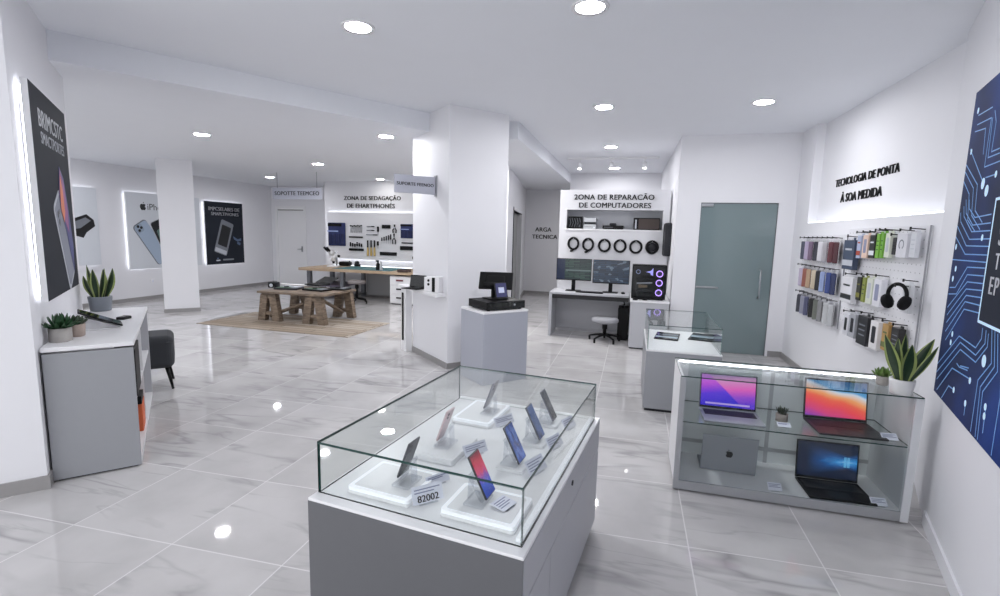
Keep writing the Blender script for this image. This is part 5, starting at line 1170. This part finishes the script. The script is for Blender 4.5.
def board(label, px, py, w, d, rz, m, m2, dz=0):
    x, y, z = tbl(px, py)
    t = thing('laptop_chassis', label, 'laptop part', (x, y, z+dz), rz)
    b = B(); b.box(-w/2, w/2, -d/2, d/2, 0, .028, m, bev=.005); b.done('shell', t)
    b = B(); b.box(-w*.42, w*.1, -d*.35, d*.35, .028, .034, m2, bev=.002); b.box(w*.15, w*.42, -d*.3, d*.3, .028, .036, 'alu', bev=.003); b.done('circuit_board', t)
    b = B(); b.cyl((-w*.1, 0, .034), (-w*.1, 0, .05), d*.16, 'black', n=14); b.done('fan', t)
board('opened dark laptop chassis with a green board on the left of the trestle table', 289, 289, .42, .28, R(12), 'dark', pcb)
board('opened black laptop chassis in the middle of the trestle table', 317, 290.5, .44, .26, R(-8), 'black', pcb)
board('closed-up black laptop chassis at the right end of the trestle table', 346, 288.5, .32, .28, R(6), 'black', 'dark')
x, y, z = tbl(330, 286)
t = thing('laptop_shell', 'black laptop shell with its lid propped half open on the trestle table', 'laptop part', (x, y+.04, z+.055), R(-14)); b = B(); b.box(-.19, .19, -.13, .13, 0, .022, 'black', bev=.005); b.done('base', t); b = B(); b.box(-.19, .19, 0, .24, 0, .010, 'black', bev=.003); b.done('lid', t, (0, .12, .024), (R(22), 0, 0))
x, y, z = tbl(304, 285.5)
t = thing('keyboard_plate', 'pale silver keyboard plate tilted behind the opened laptops on the trestle table', 'keyboard plate', (x, y-.05, z+.001), R(10)); b = B(); b.box(-.18, .18, -.10, .10, 0, .012, 'alu_light', bev=.004); b.done('plate', t); b = B()
for r_ in range(4):
    for k in range(10): b.box(-.165+k*.033, -.165+k*.033+.026, -.08+r_*.04, -.08+r_*.04+.03, .012, .016, 'card')
b.done('keys', t)

# ------------------------------------------------------------------ accessory boards on the right wall
WX = XR
def wp(px, py, x): return on_x(px, py, x)
def accessory_board(label, y0, y1, z0, z1):
    t = thing('accessory_board', label, 'pegboard', (WX, y1, z0), R(-90))     # local x runs towards the camera, -y into the room
    w, h = y1-y0, z1-z0
    b = B(); b.box(0, w, -.022, -.002, 0, h, 'white_matt', bev=.002); b.done('panel', t)
    b = B()
    nx, nz = int(w/.06), int(h/.06)
    for i in range(nx):
        for j in range(nz): flat(b, [(p[0], p[1]) for p in disc(.03+i*.06, .03+j*.06, .006, 5)], c('hole_grey', (168, 168, 172), .6), -.0222, .0004)
    b.done('holes', t)
    b = B(); b.box(w, w+.004, -.022, -.012, 0, h, c('board_edge_shadow', (150, 152, 156), .4)); b.done('edge_shadow', t)  # grey strip stands in for the thin shadow line along the board
    return t, w, h
bA, wA_, hA = accessory_board('left accessory board with three rows of phone cases beside the glass door wall', 5.53, 6.78, .72, 1.66)
bB, wB_, hB = accessory_board('right accessory board with headphones and packaged accessories', 4.15, 5.49, .80, 1.715)
FX = WX-.022
def hook(parent, lx, lz, ln=.10):
    b = B(); b.cyl((lx, -.022, lz), (lx, -.022-ln, lz+.006), .004, 'black', n=6); b.box(lx-.012, lx+.012, -.022-ln-.003, -.022-ln, lz-.006, lz+.016, 'black'); b.done('hook', parent)
def pack(name, label, cat, yc, zt, w, h, d, body, kind='case', off=.05, m2=None, group=None, yaw=0):
    """a hanging pack: top hole at height zt; local x towards the camera"""
    t = thing(name, label, cat, (FX-off, yc, zt-h), R(-90+yaw), group)
    if kind == 'case':
        b = B(); b.box(-w/2, w/2, -d/2, d/2, 0, h*.86, body, bev=min(d*.3, .008)); b.done('phone_case', t)
        b = B(); b.box(-w/2-.004, w/2+.004, d/2, d/2+.002, -.006, h, 'clearpack'); b.box(-.02, .02, d/2, d/2+.003, h-.03, h, 'white'); b.done('hanger_card', t)
        b = B(); b.cyl((-w*.28, -d/2, h*.72), (-w*.28, -d/2-.002, h*.72), .012, 'black_gloss', n=10); b.done('camera_hole', t)
    else:
        b = B(); b.box(-w/2, w/2, -d/2, d/2, 0, h*.92, body, bev=.003); b.done('carton', t)
        b = B(); b.box(-.025, .025, d/2-.004, d/2-.002, h*.92, h, body); b.done('hang_tab', t)
        if m2:
            b = B()
            if kind == 'window': flat(b, rrect(0, h*.48, w*.5, h*.55, .012), m2, -d/2-.0004)
            elif kind == 'band': flat(b, [(-w*.48, h*.12), (w*.48, h*.12), (w*.48, h*.3), (-w*.48, h*.3)], m2, -d/2-.0004); flat(b, [(-w*.3, h*.6), (w*.3, h*.6), (w*.3, h*.66), (-w*.3, h*.66)], m2, -d/2-.0004)
            elif kind == 'round': ring_flat(b, 0, h*.5, w*.26, w*.07, -60, 240, m2, -d/2-.0004)
            elif kind == 'lines':
                for k in range(3): flat(b, [(-w*.3, h*(.3+.16*k)), (w*.3, h*(.3+.16*k)), (w*.3, h*(.34+.16*k)), (-w*.3, h*(.34+.16*k))], m2, -d/2-.0004)
            b.done('front_print', t)
    return t
rows = [
 (1.615, 6.62, .142, [('dark slate', (70, 74, 92)), ('lavender', (176, 164, 190)), ('mauve', (120, 100, 124)), ('near-black', (44, 42, 58)), ('white', (214, 212, 218)), ('pale grey', (186, 184, 190)), ('maroon', (104, 52, 62)), ('dark maroon', (84, 40, 50))], 'top'),
 (1.30, 6.60, .142, [('pale lilac', (188, 178, 200)), ('rust red', (146, 88, 76)), ('tan', (176, 150, 126)), ('cream', (214, 200, 176)), ('jet black', (30, 30, 34)), ('light blue', (160, 176, 214)), ('royal blue', (64, 84, 150)), ('navy', (40, 50, 94))], 'middle'),
 (.985, 6.58, .142, [('charcoal', (62, 64, 74)), ('cool grey', (148, 150, 166)), ('dusky blue', (88, 92, 122)), ('glossy black', (26, 26, 30)), ('grey-green', (116, 120, 112)), ('mid grey', (140, 140, 142)), ('clear white', (206, 208, 210)), ('pale silver', (192, 194, 196))], 'bottom')]
for zt, y0, st, cols, rn in rows:
    for k, (nm, rgb) in enumerate(cols):
        y = y0-k*st
        hook(bA, 6.78-y, zt-.72+.006, .09)
        pack('phone_case_pack', '%s phone case hanging in the %s row of the left accessory board' % (nm, rn), 'phone case', y, zt, .105, .245, .046, c('case_'+nm.replace(' ', '_').replace('-', '_'), rgb, .4), 'case', .045+.004*(k % 3), group='phone cases on the left accessory board', yaw=-20)
# right board: (name, label, category, px left, px right, py top, py bottom, body, kind, second colour)
items = [
 ('product_box', 'large navy box with white small print at the top left of the right accessory board', 'box', 847, 859, 237.5, 270, (58, 70, 92), 'band', 'print_silver'),
 ('accessory_pack', 'pale blue pack with a red edge in the top row of the right accessory board', 'pack', 860, 864.5, 233.5, 258.5, (170, 180, 206), 'band', c('red_print', (168, 70, 50), .5)),
 ('accessory_pack', 'peach coloured pack in the top row of the right accessory board', 'pack', 865.5, 871.5, 233, 258.5, (226, 198, 180), 'window', 'card_ink'),
 ('accessory_pack', 'black pack with a white foot print left of the two green packs', 'pack', 872.5, 878.5, 233, 258.5, (28, 30, 28), 'band', 'print_white'),
 ('accessory_pack', 'bright green pack, the left one of the two green packs', 'pack', 879.5, 883, 231.5, 258.5, (120, 176, 62), 'lines', c('deep_green_print', (48, 92, 36), .5)),
 ('accessory_pack', 'bright green pack, the right one of the two green packs', 'pack', 884, 887, 231, 258.5, (110, 168, 56), 'lines', c('deep_green_print', (48, 92, 36), .5)),
 ('accessory_pack', 'white pack with a small black mark right of the green packs', 'pack', 888.5, 894, 231, 258, (216, 220, 206), 'window', 'print_silver'),
 ('accessory_pack', 'slim black adapter in the top row beside the earphone pack', 'adapter', 895.5, 899.5, 236, 255, (34, 34, 36), 'lines', 'dark'),
 ('earphone_pack', 'white pack showing a curved earphone picture in the top row', 'pack', 901, 912.5, 231.5, 258, (214, 214, 220), 'round', 'print_grey'),
 ('earphone_pack', 'plain white pack at the right end of the top row', 'pack', 914, 920.5, 230, 258, (206, 208, 214), 'lines', 'print_silver'),
 ('accessory_pack', 'white pack with black lettering block at the left of the middle row', 'pack', 844.5, 857, 275, 303, (222, 222, 226), 'band', 'print_black'),
 ('accessory_pack', 'black and olive pack at the start of the middle row', 'pack', 859.5, 864, 275, 301, (44, 44, 36), 'band', c('olive_print', (126, 122, 52), .5)),
 ('accessory_pack', 'yellow-green pack in the middle row of the right accessory board', 'pack', 865, 868.5, 275.5, 303, (136, 146, 66), 'lines', 'print_black'),
 ('accessory_pack', 'cream white pack right of the yellow-green one', 'pack', 869.5, 876, 276, 305, (212, 216, 202), 'window', 'print_silver'),
 ('accessory_pack', 'white pack left of the hanging black headphones', 'pack', 877.5, 886, 277, 308, (222, 222, 228), 'window', 'card_ink'),
 ('accessory_pack', 'white pack right of the hanging black headphones', 'pack', 906, 914, 282, 314, (208, 210, 214), 'lines', 'print_silver'),
 ('accessory_pack', 'white pack with a dark phone window at the left of the bottom row', 'pack', 846, 851.5, 312, 336, (214, 214, 220), 'window', 'print_black'),
 ('accessory_pack', 'grey pack with a dark window second in the bottom row', 'pack', 853, 859.5, 312, 339, (170, 172, 178), 'window', 'dark'),
 ('product_box', 'large black box in the bottom row of the right accessory board', 'box', 861, 872.5, 314, 346.5, (32, 32, 36), 'lines', 'print_grey'),
 ('product_box', 'white box with a dark phone picture and brown side in the bottom row', 'box', 874, 883, 319, 351, (224, 222, 222), 'window', 'dark'),
 ('product_box', 'gold and green box behind the small succulent in the bottom row', 'box', 885, 892, 322, 352, (176, 140, 84), 'band', c('moss_print', (92, 104, 56), .5)),
 ('product_box', 'black box behind the big snake plant in the bottom row', 'box', 895, 904, 326, 354, (38, 36, 36), 'lines', 'print_grey')]
for nm, lb, ct, x0, x1, y0, y1, rgb, kd, m2 in items:
    a = wp(x0, y0, FX-.05); d_ = wp(x1, y0, FX-.05); mid = wp((x0+x1)/2, y1, FX-.05); w = a.y-d_.y; zt = wp((x0+x1)/2, y0, FX-.05).z; h = zt-mid.z
    yc = (a.y+d_.y)/2
    pack(nm, lb, ct, yc, zt, w*.9, h, .03 if w < .12 else .045, c('pack_%d_%d_%d' % rgb, rgb, .4), kd, .05, m2)
    hook(bB, 5.49-yc, zt-.80+.006, .09)
# over-ear headphones
q = wp(897, 296, FX-.13); qt = wp(897, 283, FX-.07); hb = qt.z-wp(897, 311, FX-.07).z
t = thing('headphones', 'black over-ear headphones hanging in the middle of the right accessory board', 'headphones', (FX-.13, q.y, q.z), R(-62))
rr = .068
b = B(); b.tube([(rr*math.cos(a_), 0, .01+1.15*rr*math.sin(a_)) for a_ in [PI*(-.08+1.16*i/18) for i in range(19)]], .013, 'black', n=8); b.done('headband', t)
for s in (-1, 1):
    b = B(); T = Matrix.Translation((s*rr*.92, 0, -.045)) @ Matrix.Rotation(R(s*18), 4, 'Y') @ Matrix.Rotation(R(90), 4, 'Y')
    b.lathe([(.008, -.022), (.042, -.022), (.046, -.006), (.044, .010), (.032, .020), (.008, .022)], 'black_soft', n=20, T=T, sx=1.2); b.done('earcup', t)
hook(bB, 5.49-q.y, q.z+.072-.80, .15)
# ------------------------------------------------------------------ light, view, camera
w = bpy.data.worlds.new('daylight'); SC.world = w; w.use_nodes = True
bg = w.node_tree.nodes['Background']; bg.inputs[0].default_value = (.97, .98, 1, 1); bg.inputs[1].default_value = 2.6
cam = bpy.data.cameras.new('camera'); co = bpy.data.objects.new('camera', cam); COL.objects.link(co)
cam.sensor_fit = 'HORIZONTAL'; cam.sensor_width = 36; cam.lens = FOC*36/1000; cam.clip_start = .02
rot = Matrix((AX_R, -AX_D, -AX_F)).transposed()
co.matrix_world = Matrix.Translation(EYE) @ rot.to_4x4()
SC.camera = co
vs = SC.view_settings; SC.display_settings.display_device = 'sRGB'
vs.view_transform = 'Standard'; vs.look = 'None'; vs.exposure = -0.14; vs.gamma = 1.0; vs.use_curve_mapping = False
cy = SC.cycles
cy.use_denoising = True; cy.max_bounces = 10; cy.diffuse_bounces = 5; cy.glossy_bounces = 5; cy.transparent_max_bounces = 24; cy.transmission_bounces = 8
cy.sample_clamp_indirect = 6.0; cy.caustics_reflective = False; cy.caustics_refractive = False; cy.use_light_tree = True
